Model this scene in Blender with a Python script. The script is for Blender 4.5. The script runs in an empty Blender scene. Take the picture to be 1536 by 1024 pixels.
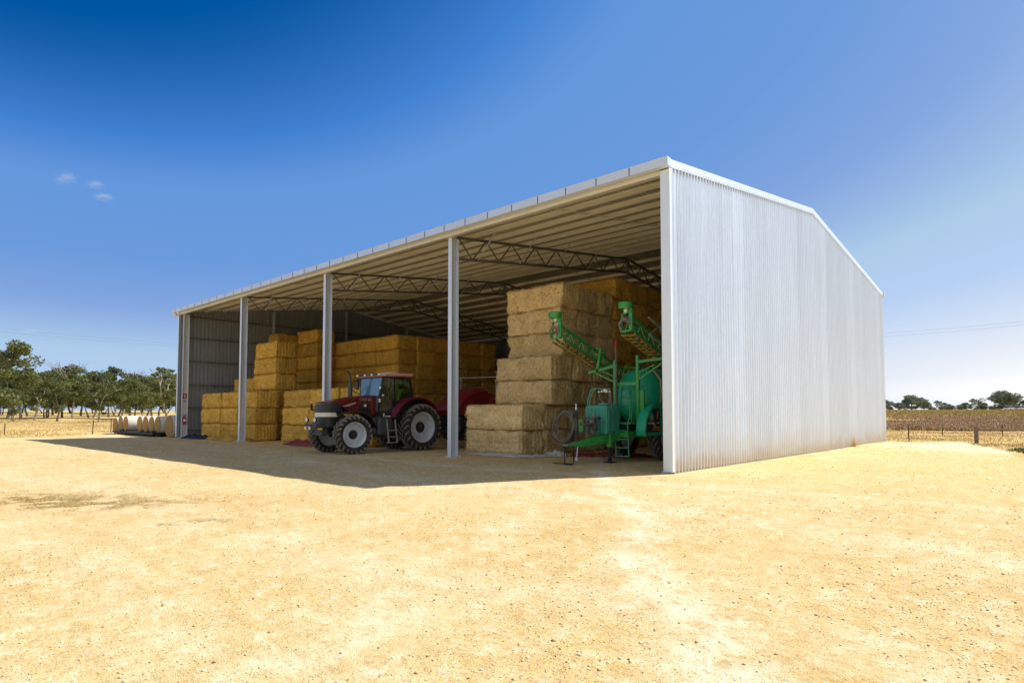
import bpy, math, random
import numpy as np
from mathutils import Vector, Matrix, noise
random.seed(7); RNG = np.random.default_rng(7)
R = math.radians
scene = bpy.context.scene
COL = scene.collection
PI = math.pi

# ------------------------------------------------------------------ helpers
class MB:
    """collects shapes into one mesh"""
    def __init__(s): s.v = []; s.f = []
    def add(s, vs, fs):
        n = len(s.v); s.v += [tuple(v) for v in vs]; s.f += [tuple(i + n for i in f) for f in fs]; return s
    def box(s, x0, x1, y0, y1, z0, z1):
        return s.add([(x0,y0,z0),(x1,y0,z0),(x1,y1,z0),(x0,y1,z0),(x0,y0,z1),(x1,y0,z1),(x1,y1,z1),(x0,y1,z1)],
                     [(0,3,2,1),(4,5,6,7),(0,1,5,4),(1,2,6,5),(2,3,7,6),(3,0,4,7)])
    def bbox(s, x0, x1, y0, y1, z0, z1, b=.02):
        """box with chamfered edges"""
        bm_pts = []
        for z, i in ((z0, b), (z0 + b, 0), (z1 - b, 0), (z1, b)):
            xa, xb, ya, yb = x0 + i, x1 - i, y0 + i, y1 - i
            bm_pts.append([(xa+b,ya,z),(xb-b,ya,z),(xb,ya+b,z),(xb,yb-b,z),(xb-b,yb,z),(xa+b,yb,z),(xa,yb-b,z),(xa,ya+b,z)])
        return s.loft(bm_pts)
    def loft(s, rings, caps=True, closed=True):
        n = len(rings[0]); o = len(s.v)
        for r in rings: s.v += [tuple(p) for p in r]
        for i in range(len(rings) - 1):
            for j in range(n if closed else n - 1):
                a = o + i*n + j; b = o + i*n + (j+1) % n
                s.f.append((a, b, b + n, a + n))
        if caps and closed:
            s.f.append(tuple(o + j for j in range(n))[::-1]); s.f.append(tuple(o + (len(rings)-1)*n + j for j in range(n)))
        return s
    def tube(s, pts, r, n=8, caps=True):
        pts = [Vector(p) for p in pts]; rs = r if isinstance(r, (list, tuple)) else [r]*len(pts)
        rings = []; prev = None
        for i, p in enumerate(pts):
            t = (pts[min(i+1, len(pts)-1)] - pts[max(i-1, 0)])
            if t.length < 1e-9: t = Vector((0,0,1))
            t.normalize()
            if prev is None:
                u = t.cross(Vector((0,0,1)))
                if u.length < .05: u = t.cross(Vector((1,0,0)))
            else: u = prev - t*prev.dot(t)
            u.normalize(); prev = u; w = t.cross(u)
            rings.append([p + (u*math.cos(2*PI*k/n) + w*math.sin(2*PI*k/n))*rs[i] for k in range(n)])
        return s.loft(rings, caps)
    def bar(s, a, b, w, h=None):
        """rectangular bar from a to b"""
        h = h or w; a = Vector(a); b = Vector(b); t = (b-a).normalized()
        u = t.cross(Vector((0,0,1)))
        if u.length < .05: u = Vector((1,0,0))
        u.normalize(); v = u.cross(t)
        q = [(-w/2,-h/2),(w/2,-h/2),(w/2,h/2),(-w/2,h/2)]
        return s.loft([[p + u*x + v*y for x, y in q] for p in (a, b)])
    def prism(s, poly, axis, a, b):
        """extrude a 2-D polygon along an axis from a to b; poly in the two other axes (cyclic order)"""
        def P(u, v, w):
            return {'x': (w,u,v), 'y': (u,w,v), 'z': (u,v,w)}[axis]
        return s.loft([[P(u,v,a) for u,v in poly], [P(u,v,b) for u,v in poly]])
    def lathe(s, prof, c, axis='y', n=32, caps=False):
        """prof: list of (radius, offset along axis)"""
        rings = []
        for r, o in prof:
            ring = []
            for k in range(n):
                a = 2*PI*k/n; u, v = r*math.cos(a), r*math.sin(a)
                ring.append({'x': (c[0]+o, c[1]+u, c[2]+v), 'y': (c[0]+u, c[1]+o, c[2]+v), 'z': (c[0]+u, c[1]+v, c[2]+o)}[axis])
            rings.append(ring)
        return s.loft(rings, caps)
    def build(s, name, m, parent=None, smooth=False, bevel=0, origin=None):
        me = bpy.data.meshes.new(name)
        vs = s.v
        if origin is not None: vs = [(x-origin[0], y-origin[1], z-origin[2]) for x,y,z in vs]
        me.from_pydata(vs, [], s.f); me.materials.append(m)
        fix_normals(me)
        if smooth: me.polygons.foreach_set('use_smooth', [True]*len(me.polygons)); me.set_sharp_from_angle(angle=R(smooth if smooth > 1 else 40))
        o = bpy.data.objects.new(name, me); COL.objects.link(o)
        if origin is not None: o.location = origin
        if parent: o.parent = parent
        if bevel:
            md = o.modifiers.new('b', 'BEVEL'); md.width = bevel; md.segments = 2; md.limit_method = 'ANGLE'; md.angle_limit = R(40)
        return o

def fix_normals(me):
    import bmesh
    bm = bmesh.new(); bm.from_mesh(me); bmesh.ops.recalc_face_normals(bm, faces=bm.faces); bm.to_mesh(me); bm.free()

def np_mesh(name, V, F, m, parent=None, smooth=False):
    """V (n,3), F (m,k) arrays"""
    V = np.asarray(V, dtype=np.float32); F = np.asarray(F, dtype=np.int32); k = F.shape[1]
    me = bpy.data.meshes.new(name); me.vertices.add(len(V)); me.vertices.foreach_set('co', V.ravel())
    me.loops.add(F.size); me.loops.foreach_set('vertex_index', F.ravel())
    me.polygons.add(len(F)); me.polygons.foreach_set('loop_start', np.arange(0, F.size, k, dtype=np.int32))
    me.polygons.foreach_set('loop_total', np.full(len(F), k, dtype=np.int32))
    if smooth: me.polygons.foreach_set('use_smooth', np.ones(len(F), dtype=bool))
    me.update(calc_edges=True); me.materials.append(m)
    o = bpy.data.objects.new(name, me); COL.objects.link(o)
    if parent: o.parent = parent
    return o

def tag(o, label=None, cat=None, group=None, kind=None):
    if label: o['label'] = label
    if cat: o['category'] = cat
    if group: o['group'] = group
    if kind: o['kind'] = kind
    return o
def empty(name, loc, label, cat, group=None, rz=0):
    o = bpy.data.objects.new(name, None); COL.objects.link(o); o.location = loc; o.rotation_euler = (0,0,rz); o.empty_display_size = .3
    return tag(o, label, cat, group)
def copy_tree(o, parent=None):
    c = o.copy(); COL.objects.link(c)
    if parent: c.parent = parent
    for ch in list(o.children): copy_tree(ch, c)
    return c

# ------------------------------------------------------------------ materials
def mat(name, col=(.5,.5,.5), rough=.6, metal=0, spec=.5, var=0, vscale=6, bump=0, bscale=60, trans=None, coat=0, emit=None):
    m = bpy.data.materials.new(name); m.use_nodes = True; nt = m.node_tree; N = nt.nodes; L = nt.links
    b = N['Principled BSDF']; b.inputs['Base Color'].default_value = (*col, 1); b.inputs['Roughness'].default_value = rough
    b.inputs['Metallic'].default_value = metal; b.inputs['Specular IOR Level'].default_value = spec
    if coat: b.inputs['Coat Weight'].default_value = coat; b.inputs['Coat Roughness'].default_value = .15
    if trans: b.inputs['Transmission Weight'].default_value = trans
    if var or bump:
        tc = N.new('ShaderNodeTexCoord')
    if var:
        n = N.new('ShaderNodeTexNoise'); n.inputs['Scale'].default_value = vscale; n.inputs['Detail'].default_value = 8; n.inputs['Roughness'].default_value = .65
        L.new(tc.outputs['Object'], n.inputs['Vector'])
        r = N.new('ShaderNodeValToRGB'); L.new(n.outputs['Fac'], r.inputs['Fac'])
        r.color_ramp.elements[0].position = .32; r.color_ramp.elements[1].position = .68
        r.color_ramp.elements[0].color = (*[c*(1-var) for c in col], 1); r.color_ramp.elements[1].color = (*[min(1, c*(1+var)) for c in col], 1)
        L.new(r.outputs['Color'], b.inputs['Base Color'])
        mr = N.new('ShaderNodeMapRange'); L.new(n.outputs['Fac'], mr.inputs['Value']); mr.inputs['To Min'].default_value = max(.05, rough-.12); mr.inputs['To Max'].default_value = min(1, rough+.12)
        L.new(mr.outputs['Result'], b.inputs['Roughness'])
    if bump:
        n2 = N.new('ShaderNodeTexNoise'); n2.inputs['Scale'].default_value = bscale; n2.inputs['Detail'].default_value = 5
        L.new(tc.outputs['Object'], n2.inputs['Vector'])
        bp = N.new('ShaderNodeBump'); bp.inputs['Strength'].default_value = bump; bp.inputs['Distance'].default_value = .02
        L.new(n2.outputs['Fac'], bp.inputs['Height']); L.new(bp.outputs['Normal'], b.inputs['Normal'])
    return m

def noise_node(nt, vec, scale, detail=6, rough=.6, stretch=None):
    N = nt.nodes; L = nt.links
    if stretch:
        mp = N.new('ShaderNodeMapping'); mp.inputs['Scale'].default_value = stretch[:3]
        if len(stretch) > 3: mp.inputs['Rotation'].default_value = (0, 0, stretch[3])
        L.new(vec, mp.inputs['Vector']); vec = mp.outputs['Vector']
    n = N.new('ShaderNodeTexNoise'); n.inputs['Scale'].default_value = scale; n.inputs['Detail'].default_value = detail; n.inputs['Roughness'].default_value = rough
    L.new(vec, n.inputs['Vector']); return n.outputs['Fac']
def ramp(nt, fac, stops):
    r = nt.nodes.new('ShaderNodeValToRGB'); nt.links.new(fac, r.inputs['Fac'])
    e = r.color_ramp.elements
    while len(e) < len(stops): e.new(.5)
    for i, (p, c) in enumerate(stops):
        e[i].position = p; e[i].color = (*c, 1) if not isinstance(c, (int, float)) else (c, c, c, 1)
    return r.outputs['Color']
def mix(nt, fac, a, b, mode='MIX'):
    m = nt.nodes.new('ShaderNodeMix'); m.data_type = 'RGBA'; m.blend_type = mode
    for inp, v in ((m.inputs[0], fac), (m.inputs[6], a), (m.inputs[7], b)):
        if isinstance(v, (int, float)): inp.default_value = v
        elif isinstance(v, tuple): inp.default_value = (*v, 1)
        else: nt.links.new(v, inp)
    return m.outputs[2]
def math_node(nt, op, a, b=None, clamp=False):
    m = nt.nodes.new('ShaderNodeMath'); m.operation = op; m.use_clamp = clamp
    for i, v in enumerate((a, b)):
        if v is None: continue
        if isinstance(v, (int, float)): m.inputs[i].default_value = v
        else: nt.links.new(v, m.inputs[i])
    return m.outputs[0]

def straw_material(name, dark, mid, light):
    m = bpy.data.materials.new(name); m.use_nodes = True; nt = m.node_tree; N = nt.nodes; L = nt.links
    b = N['Principled BSDF']; b.inputs['Roughness'].default_value = .8; b.inputs['Specular IOR Level'].default_value = .25
    tc = N.new('ShaderNodeTexCoord'); v = tc.outputs['Object']
    oi = N.new('ShaderNodeObjectInfo')
    off = N.new('ShaderNodeVectorMath'); off.operation = 'MULTIPLY_ADD'
    L.new(oi.outputs['Random'], off.inputs[0]); off.inputs[1].default_value = (37, 17, 53); L.new(v, off.inputs[2]); v = off.outputs[0]
    f1 = noise_node(nt, v, 7.5, 10, .82, (1, 1, 1.5))
    f2 = noise_node(nt, v, 24, 6, .78, (1, 1, .22))
    f3 = noise_node(nt, v, 2.2, 3, .5)
    s = math_node(nt, 'ADD', math_node(nt, 'MULTIPLY', f1, .5), math_node(nt, 'MULTIPLY', f2, .5))
    c = ramp(nt, s, [(.405, dark), (.46, mid), (.54, light)])
    c = mix(nt, ramp(nt, f3, [(.35, 0.), (.7, .45)]), c, tuple(x*.62 for x in mid))
    hs = N.new('ShaderNodeHueSaturation'); L.new(c, hs.inputs['Color'])
    mr = N.new('ShaderNodeMapRange'); L.new(oi.outputs['Random'], mr.inputs['Value']); mr.inputs['To Min'].default_value = .82; mr.inputs['To Max'].default_value = 1.1
    L.new(mr.outputs['Result'], hs.inputs['Value'])
    L.new(hs.outputs['Color'], b.inputs['Base Color'])
    bp = N.new('ShaderNodeBump'); bp.inputs['Strength'].default_value = 1.; bp.inputs['Distance'].default_value = .07
    L.new(s, bp.inputs['Height']); L.new(bp.outputs['Normal'], b.inputs['Normal'])
    return m

def sheet_metal(name, col, rough=.42, metal=.55, var=.06, streak=(1, 6, .35), dust=False):
    m = bpy.data.materials.new(name); m.use_nodes = True; nt = m.node_tree; N = nt.nodes; L = nt.links
    b = N['Principled BSDF']; b.inputs['Metallic'].default_value = metal
    tc = N.new('ShaderNodeTexCoord'); v = tc.outputs['Object']
    f = noise_node(nt, v, 1.3, 7, .6, streak); g = noise_node(nt, v, 9, 5, .6)
    s = math_node(nt, 'ADD', math_node(nt, 'MULTIPLY', f, .65), math_node(nt, 'MULTIPLY', g, .35))
    L.new(ramp(nt, s, [(.3, tuple(c*(1-2*var) for c in col)), (.7, tuple(min(1, c*(1+var)) for c in col))]), b.inputs['Base Color'])
    mr = N.new('ShaderNodeMapRange'); L.new(s, mr.inputs['Value']); mr.inputs['To Min'].default_value = rough-.1; mr.inputs['To Max'].default_value = rough+.14
    L.new(mr.outputs['Result'], b.inputs['Roughness'])
    if dust:
        base = b.inputs['Base Color'].links[0].from_socket; sz = N.new('ShaderNodeSeparateXYZ'); L.new(v, sz.inputs[0])
        h = math_node(nt, 'ADD', sz.outputs[2], math_node(nt, 'MULTIPLY', noise_node(nt, v, 1.6, 6, .7), -.9))
        L.new(mix(nt, ramp(nt, math_node(nt, 'ADD', h, .3), [(0., .55), (.35, .18), (.9, 0.)]), base, (.52,.40,.24)), b.inputs['Base Color'])
        # each cladding sheet weathers slightly differently: 0.76 m bands along the wall
        fl = math_node(nt, 'FLOOR', math_node(nt, 'DIVIDE', sz.outputs[1], .76)); wn = N.new('ShaderNodeTexWhiteNoise'); wn.noise_dimensions = '1D'; L.new(fl, wn.inputs['W'])
        mb_ = mix(nt, 1., b.inputs['Base Color'].links[0].from_socket, ramp(nt, wn.outputs['Value'], [(0, .93), (1, 1.03)]), 'MULTIPLY'); L.new(mb_, b.inputs['Base Color'])
    return m

def text_mesh(body, size, extrude, m, name, parent, M, shear=0, sx=1):
    cu = bpy.data.curves.new('t', 'FONT'); cu.body = body; cu.size = size; cu.extrude = extrude; cu.shear = shear; cu.align_x = 'CENTER'; cu.align_y = 'CENTER'; cu.offset = size*.012
    t = bpy.data.objects.new('t', cu); COL.objects.link(t); dg = bpy.context.evaluated_depsgraph_get(); dg.update()
    me = bpy.data.meshes.new_from_object(t.evaluated_get(dg)); bpy.data.objects.remove(t); bpy.data.curves.remove(cu)
    me.transform(M @ Matrix.Diagonal((sx,1,1,1))); me.materials.clear(); me.materials.append(m)
    o = bpy.data.objects.new(name, me); COL.objects.link(o); o.parent = parent
    return o
#PART2
M = {}
M['straw'] = straw_material('straw_pale', (.19,.08,.015), (.90,.62,.26), (.99,.83,.47))
M['straw_gold'] = straw_material('straw_golden', (.12,.045,.004), (.84,.48,.07), (.98,.68,.17))
M['sheet'] = sheet_metal('zincalume_sheet', (.72,.79,.90), .34, .5, .05, dust=True)
M['sheet_shaded'] = sheet_metal('zincalume_shaded', (.38,.42,.49), .45, .4)  # sheet colour lowered to deepen the shade inside the shed
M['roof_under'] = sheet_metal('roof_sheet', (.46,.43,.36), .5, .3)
M['flash'] = sheet_metal('folded_flashing', (.80,.89,1.0), .38, .4, .03)
M['gutter'] = sheet_metal('gutter_metal', (.68,.77,.92), .4, .4, .03)
M['galv'] = sheet_metal('galvanised_steel', (.72,.79,.90), .42, .5, .1)
M['truss'] = sheet_metal('truss_steel', (.20,.20,.19), .5, .4, .1)
M['purlin'] = sheet_metal('purlin_steel', (.76,.72,.62), .45, .3, .06)
M['cream_conc'] = mat('concrete', (.42,.40,.37), .9, var=.15, bump=.3)
M['rubber'] = mat('rubber', (.022,.021,.020), .85, var=.5, vscale=14, bump=.2)
M['rubber_dusty'] = mat('dusty_rubber', (.22,.20,.17), .9, var=.5, vscale=9)
M['rim'] = mat('rim_paint', (.64,.69,.75), .35, .25, var=.12, vscale=5)
M['black'] = mat('black_plastic', (.018,.018,.02), .45, var=.3)
M['iron'] = mat('dark_iron', (.035,.034,.034), .6, .3, var=.4)
M['greycast'] = mat('dark_grey_metal', (.07,.08,.09), .5, .3, var=.3)
M['red'] = mat('dark_red_paint', (.13,.006,.010), .28, coat=.7, var=.12, vscale=3)
M['red_fender'] = mat('purple_red_paint', (.17,.012,.04), .3, coat=.6, var=.1, vscale=3)
M['roof_pink'] = mat('faded_red_roof', (.78,.34,.32), .4, coat=.3, var=.08)
M['baler_red'] = mat('baler_red', (.20,.010,.018), .32, coat=.5, var=.12)
M['white'] = mat('white_paint', (.78,.78,.76), .4)
M['lens'] = mat('headlamp_lens', (.80,.76,.58), .15, spec=.8)
M['lamp'] = mat('lamp_glass', (.85,.83,.72), .12, spec=.8)
M['decal_w'] = mat('white_decal', (.75,.76,.78), .4)
M['silver'] = mat('silver_decal', (.45,.42,.42), .4, .4)
M['glass'] = mat('cab_glass', (.55,.68,.72), .04, spec=.9, trans=.85)
def clear_glass(name, fac, tint):
    m = bpy.data.materials.new(name); m.use_nodes = True; nt = m.node_tree; N = nt.nodes; N.remove(N['Principled BSDF'])
    t = N.new('ShaderNodeBsdfTransparent'); t.inputs[0].default_value = (*tint, 1); g = N.new('ShaderNodeBsdfGlossy'); g.inputs['Roughness'].default_value = .03; x = N.new('ShaderNodeMixShader'); x.inputs[0].default_value = fac
    nt.links.new(t.outputs[0], x.inputs[1]); nt.links.new(g.outputs[0], x.inputs[2]); nt.links.new(x.outputs[0], N['Material Output'].inputs[0]); return m
M['glass'] = clear_glass('cab_side_glass', .10, (.62,.70,.70))
M['screen'] = mat('sky_reflection_windscreen', (.14,.30,.42), .06, spec=1., coat=1., trans=.35)  # blue of a sky reflection put into the glass colour
M['hivis'] = mat('hi_vis_cloth', (.72,.88,.12), .8, var=.15)
M['green'] = mat('green_frame_paint', (.035,.33,.06), .38, coat=.3, var=.18)
M['green_pale'] = mat('faded_green_paint', (.10,.36,.20), .5, var=.15)
M['tank'] = mat('green_tank_plastic', (.014,.44,.24), .30, spec=.5, var=.12, vscale=2)
M['teal'] = mat('teal_tank_plastic', (.05,.33,.23), .42, var=.15, vscale=3)
M['boom_y'] = mat('weathered_boom_steel', (.34,.24,.06), .6, .2, var=.4)
M['boom_g'] = mat('grey_boom_steel', (.36,.34,.28), .5, .3, var=.2)
M['hose'] = mat('grey_hose', (.17,.155,.145), .6, var=.3)
M['hose_b'] = mat('black_hose', (.02,.02,.02), .5)
M['hose_tan'] = mat('tan_hose', (.42,.32,.2), .6)
M['orange'] = mat('orange_decal', (.75,.28,.02), .4)
M['red_plain'] = mat('bright_red', (.45,.02,.015), .35)
M['yellow'] = mat('yellow_tag', (.65,.50,.02), .5)
M['tarp_dark'] = mat('blue_black_tarp', (.018,.022,.045), .45, var=.4)
M['tarp_yel'] = mat('yellow_tarp', (.52,.33,.03), .55, var=.35, vscale=2)
M['tarp_red'] = mat('red_tarp', (.24,.035,.03), .55, var=.3)
M['tarp_white'] = mat('white_tarp', (.52,.50,.44), .6, var=.2)
M['net_wrap'] = mat('net_wrapped_straw', (.66,.60,.50), .75, var=.12, vscale=14, bump=.4)
M['bale_end'] = mat('round_bale_end', (.40,.25,.09), .9, var=.4, vscale=24, bump=.6)
M['timber'] = mat('weathered_timber', (.20,.16,.13), .85, var=.3, bump=.5)
M['picket'] = mat('steel_picket', (.05,.04,.035), .7, .3, var=.3)
M['wire'] = mat('line_wire', (.10,.10,.11), .6)
M['bark'] = mat('gum_bark', (.30,.27,.22), .85, var=.4, vscale=5)
M['bark_dark'] = mat('dark_gum_bark', (.12,.10,.085), .9, var=.4, vscale=5)
M['cloud'] = None

def leaf_mat(name, a, b, c):
    m = bpy.data.materials.new(name); m.use_nodes = True; nt = m.node_tree; N = nt.nodes; L = nt.links
    N.remove(N['Principled BSDF']); out = N['Material Output']
    ge = N.new('ShaderNodeNewGeometry'); oi = N.new('ShaderNodeObjectInfo'); tc = N.new('ShaderNodeTexCoord')
    f = noise_node(nt, tc.outputs['Object'], .7, 4, .6)
    s = math_node(nt, 'ADD', math_node(nt, 'MULTIPLY', f, .55), math_node(nt, 'MULTIPLY', ge.outputs['Random Per Island'], .3))
    s = math_node(nt, 'ADD', s, math_node(nt, 'MULTIPLY', oi.outputs['Random'], .16))
    col = ramp(nt, s, [(.3, a), (.52, b), (.75, c)])
    d = N.new('ShaderNodeBsdfDiffuse'); t = N.new('ShaderNodeBsdfTranslucent'); mx = N.new('ShaderNodeMixShader'); mx.inputs[0].default_value = .3
    L.new(col, d.inputs['Color']); L.new(col, t.inputs['Color']); L.new(d.outputs[0], mx.inputs[1]); L.new(t.outputs[0], mx.inputs[2]); L.new(mx.outputs[0], out.inputs[0])
    return m
M['leaf'] = leaf_mat('gum_leaves', (.06,.075,.028), (.14,.16,.06), (.26,.285,.12))
M['leaf_hazed'] = leaf_mat('hazed_gum_leaves', (.14,.17,.14), (.21,.25,.18), (.32,.36,.24))  # distance haze put into the leaf colour, paler than the near leaves

# ------------------------------------------------------------------ camera and its ground-plan frame
H = 1.6
F_PX = 922.0
A = math.atan(844/F_PX)
PITCH = math.atan(42.5/F_PX)
fwd = Vector((-math.sin(A)*math.cos(PITCH), math.cos(A)*math.cos(PITCH), math.sin(PITCH)))
cam_d = bpy.data.cameras.new('camera'); cam = bpy.data.objects.new('camera', cam_d); COL.objects.link(cam)
cam.location = (0, 0, H); cam.rotation_euler = fwd.to_track_quat('-Z', 'Y').to_euler()
cam_d.sensor_width = 36; cam_d.lens = F_PX/1536*36; cam_d.shift_y = 65/1536; cam_d.clip_start = .05; cam_d.clip_end = 20000
scene.camera = cam
def at(px, D, z=0):
    """plan position of a far thing: bearing px, depth D metres"""
    L = (px-768)/F_PX*D
    return (-math.sin(A)*D + math.cos(A)*L, math.cos(A)*D + math.sin(A)*L, z)

# ------------------------------------------------------------------ light and sky
AZ, EL = R(25.5), R(47.2)
sun_dir = Vector((math.sin(AZ)*math.cos(EL), math.cos(AZ)*math.cos(EL), math.sin(EL)))
sd = bpy.data.lights.new('sun', 'SUN'); sd.energy = 3.35; sd.angle = R(.53); sd.color = (1, .975, .93)
so = bpy.data.objects.new('sun', sd); COL.objects.link(so); so.rotation_euler = sun_dir.to_track_quat('Z', 'Y').to_euler()
w = bpy.data.worlds.new('World'); scene.world = w; w.use_nodes = True; nt = w.node_tree
bg = nt.nodes['Background']; sky = nt.nodes.new('ShaderNodeTexSky'); sky.sky_type = 'NISHITA'; sky.sun_disc = False
sky.sun_elevation = EL; sky.sun_rotation = AZ; sky.altitude = 150; sky.air_density = 1.0; sky.dust_density = .6; sky.ozone_density = 3.0
EXPO = .95
lum = nt.nodes.new('ShaderNodeRGBToBW'); nt.links.new(sky.outputs[0], lum.inputs[0])
tch = nt.nodes.new('ShaderNodeTexCoord'); sxh = nt.nodes.new('ShaderNodeSeparateXYZ'); nt.links.new(tch.outputs['Generated'], sxh.inputs[0])
lumh = math_node(nt, 'MULTIPLY', lum.outputs[0], math_node(nt, 'ADD', 1., ramp(nt, sxh.outputs[2], [(0., .30), (.012, .10), (.05, 0.)])))
tone = ramp(nt, math_node(nt, 'MULTIPLY', lumh, .05), [(.06, (.0,.05,.24)), (.0875, (.0,.095,.366)), (.1055, (.054,.22,.645)), (.119, (.13,.315,.715)), (.15, (.145,.325,.712)), (.189, (.231,.386,.745)), (.235, (.42,.60,.82)), (.28, (.468,.631,.905)), (.38, (.83,.87,.947)), (.6, (1.9,1.75,1.5)), (1., (5.0,4.4,3.5))])
# added fill light: unseen half of the sky behind the camera made brighter
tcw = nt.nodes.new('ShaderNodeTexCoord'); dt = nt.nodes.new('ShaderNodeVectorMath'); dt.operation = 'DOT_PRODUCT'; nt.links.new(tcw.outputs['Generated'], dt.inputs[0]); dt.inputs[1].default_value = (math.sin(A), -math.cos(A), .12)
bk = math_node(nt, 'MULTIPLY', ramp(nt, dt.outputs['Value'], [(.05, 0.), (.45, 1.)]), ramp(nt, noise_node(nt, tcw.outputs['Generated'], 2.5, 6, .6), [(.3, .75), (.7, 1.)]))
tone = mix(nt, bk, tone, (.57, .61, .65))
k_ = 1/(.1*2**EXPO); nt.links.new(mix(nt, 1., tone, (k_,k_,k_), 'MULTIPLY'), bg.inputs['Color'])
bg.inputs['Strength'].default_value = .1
scene.view_settings.view_transform = 'Standard'; scene.view_settings.look = 'None'; scene.view_settings.gamma = 1; scene.view_settings.exposure = EXPO
scene.cycles.max_bounces = 8; scene.cycles.diffuse_bounces = 5; scene.cycles.transparent_max_bounces = 12
scene.cycles.use_denoising = True

# ------------------------------------------------------------------ terrain
def sstep(a, b, x):
    t = np.clip((x-a)/(b-a), 0, 1); return t*t*(3-2*t)
YARD = [(-52.5,-30),(-52.2,0),(-51.8,7.6),(-55.5,12.2),(-61,15.0),(-64,24),(-60,44),(-30,46),(-9,42.5),(-7.0,41.6),(-4.6,41.0),(-3.4,38.5),(-2.2,34),(-.6,29.5),(3,24),(14,15),(22,0),(22,-30)]
YP = np.array(YARD)
def yard_sd(P):
    """signed distance to yard outline, positive inside"""
    P = np.asarray(P); d = np.full(len(P), 1e9); ins = np.zeros(len(P), bool)
    for i in range(len(YP)):
        a = YP[i]; b = YP[(i+1) % len(YP)]; ab = b-a
        t = np.clip(((P-a)@ab)/(ab@ab), 0, 1); q = a + t[:,None]*ab
        d = np.minimum(d, np.hypot(*(P-q).T))
        c = ((a[1] > P[:,1]) != (b[1] > P[:,1])); xi = a[0] + (P[:,1]-a[1])/(b[1]-a[1]+1e-12)*(b[0]-a[0])
        ins ^= c & (P[:,0] < xi)
    return np.where(ins, d, -d)
def wob(P, f, s=0):
    return np.array([noise.noise(Vector((x*f, y*f, s))) for x, y in P])
def field_h(P):
    P = np.asarray(P, float).reshape(-1, 2); r = np.hypot(P[:,0], P[:,1])
    lat = P[:,0]*math.cos(A) + P[:,1]*math.sin(A)
    h = 2.95*sstep(55, 350, r) - .10 - .22*sstep(-10, 15, lat)*(1-sstep(60, 110, r))
    h = h + 3.5*sstep(500, 2500, r)
    s = yard_sd(P); return h - .5*sstep(-.3, 1.5, s)
def fh(x, y): return float(field_h([(x, y)])[0])
def polar(name, m, r0, r1, nr, na):
    rs = np.concatenate([[0.01], np.geomspace(r0, r1, nr)]); th = np.linspace(0, 2*PI, na, endpoint=False)
    RR, TT = np.meshgrid(rs, th, indexing='ij'); P = np.c_[(RR*np.cos(TT)).ravel(), (RR*np.sin(TT)).ravel()]
    z = field_h(P) + .05*wob(P, .15)*sstep(-1, -6, yard_sd(P)*1.0)
    V = np.c_[P, z]; F = []
    n = na
    i, j = np.meshgrid(np.arange(len(rs)-1), np.arange(n), indexing='ij'); a = (i*n+j).ravel(); b = (i*n+(j+1) % n).ravel()
    return np_mesh(name, V, np.c_[a, a+n, b+n, b], m, smooth=True)

def field_material():
    m = bpy.data.materials.new('dry_field'); m.use_nodes = True; nt = m.node_tree; N = nt.nodes; L = nt.links
    b = N['Principled BSDF']; b.inputs['Roughness'].default_value = .95; b.inputs['Specular IOR Level'].default_value = .1
    tc = N.new('ShaderNodeTexCoord'); v = tc.outputs['Object']
    f = noise_node(nt, v, .12, 10, .7); g = noise_node(nt, v, 2.5, 8, .7); k = noise_node(nt, v, .02, 4, .6)
    s = math_node(nt, 'ADD', math_node(nt, 'MULTIPLY', f, .6), math_node(nt, 'MULTIPLY', g, .4))
    c = ramp(nt, s, [(.34, (.32,.20,.07)), (.5, (.60,.41,.15)), (.66, (.80,.60,.29))])
    c = mix(nt, ramp(nt, k, [(.5, 0.), (.62, .25)]), c, (.22,.22,.07))
    L.new(c, b.inputs['Base Color'])
    bp = N.new('ShaderNodeBump'); bp.inputs['Strength'].default_value = .7; bp.inputs['Distance'].default_value = .15
    L.new(g, bp.inputs['Height']); L.new(bp.outputs['Normal'], b.inputs['Normal'])
    return m
tag(polar('ground', field_material(), 2, 6000, 130, 240), kind='structure')

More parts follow.
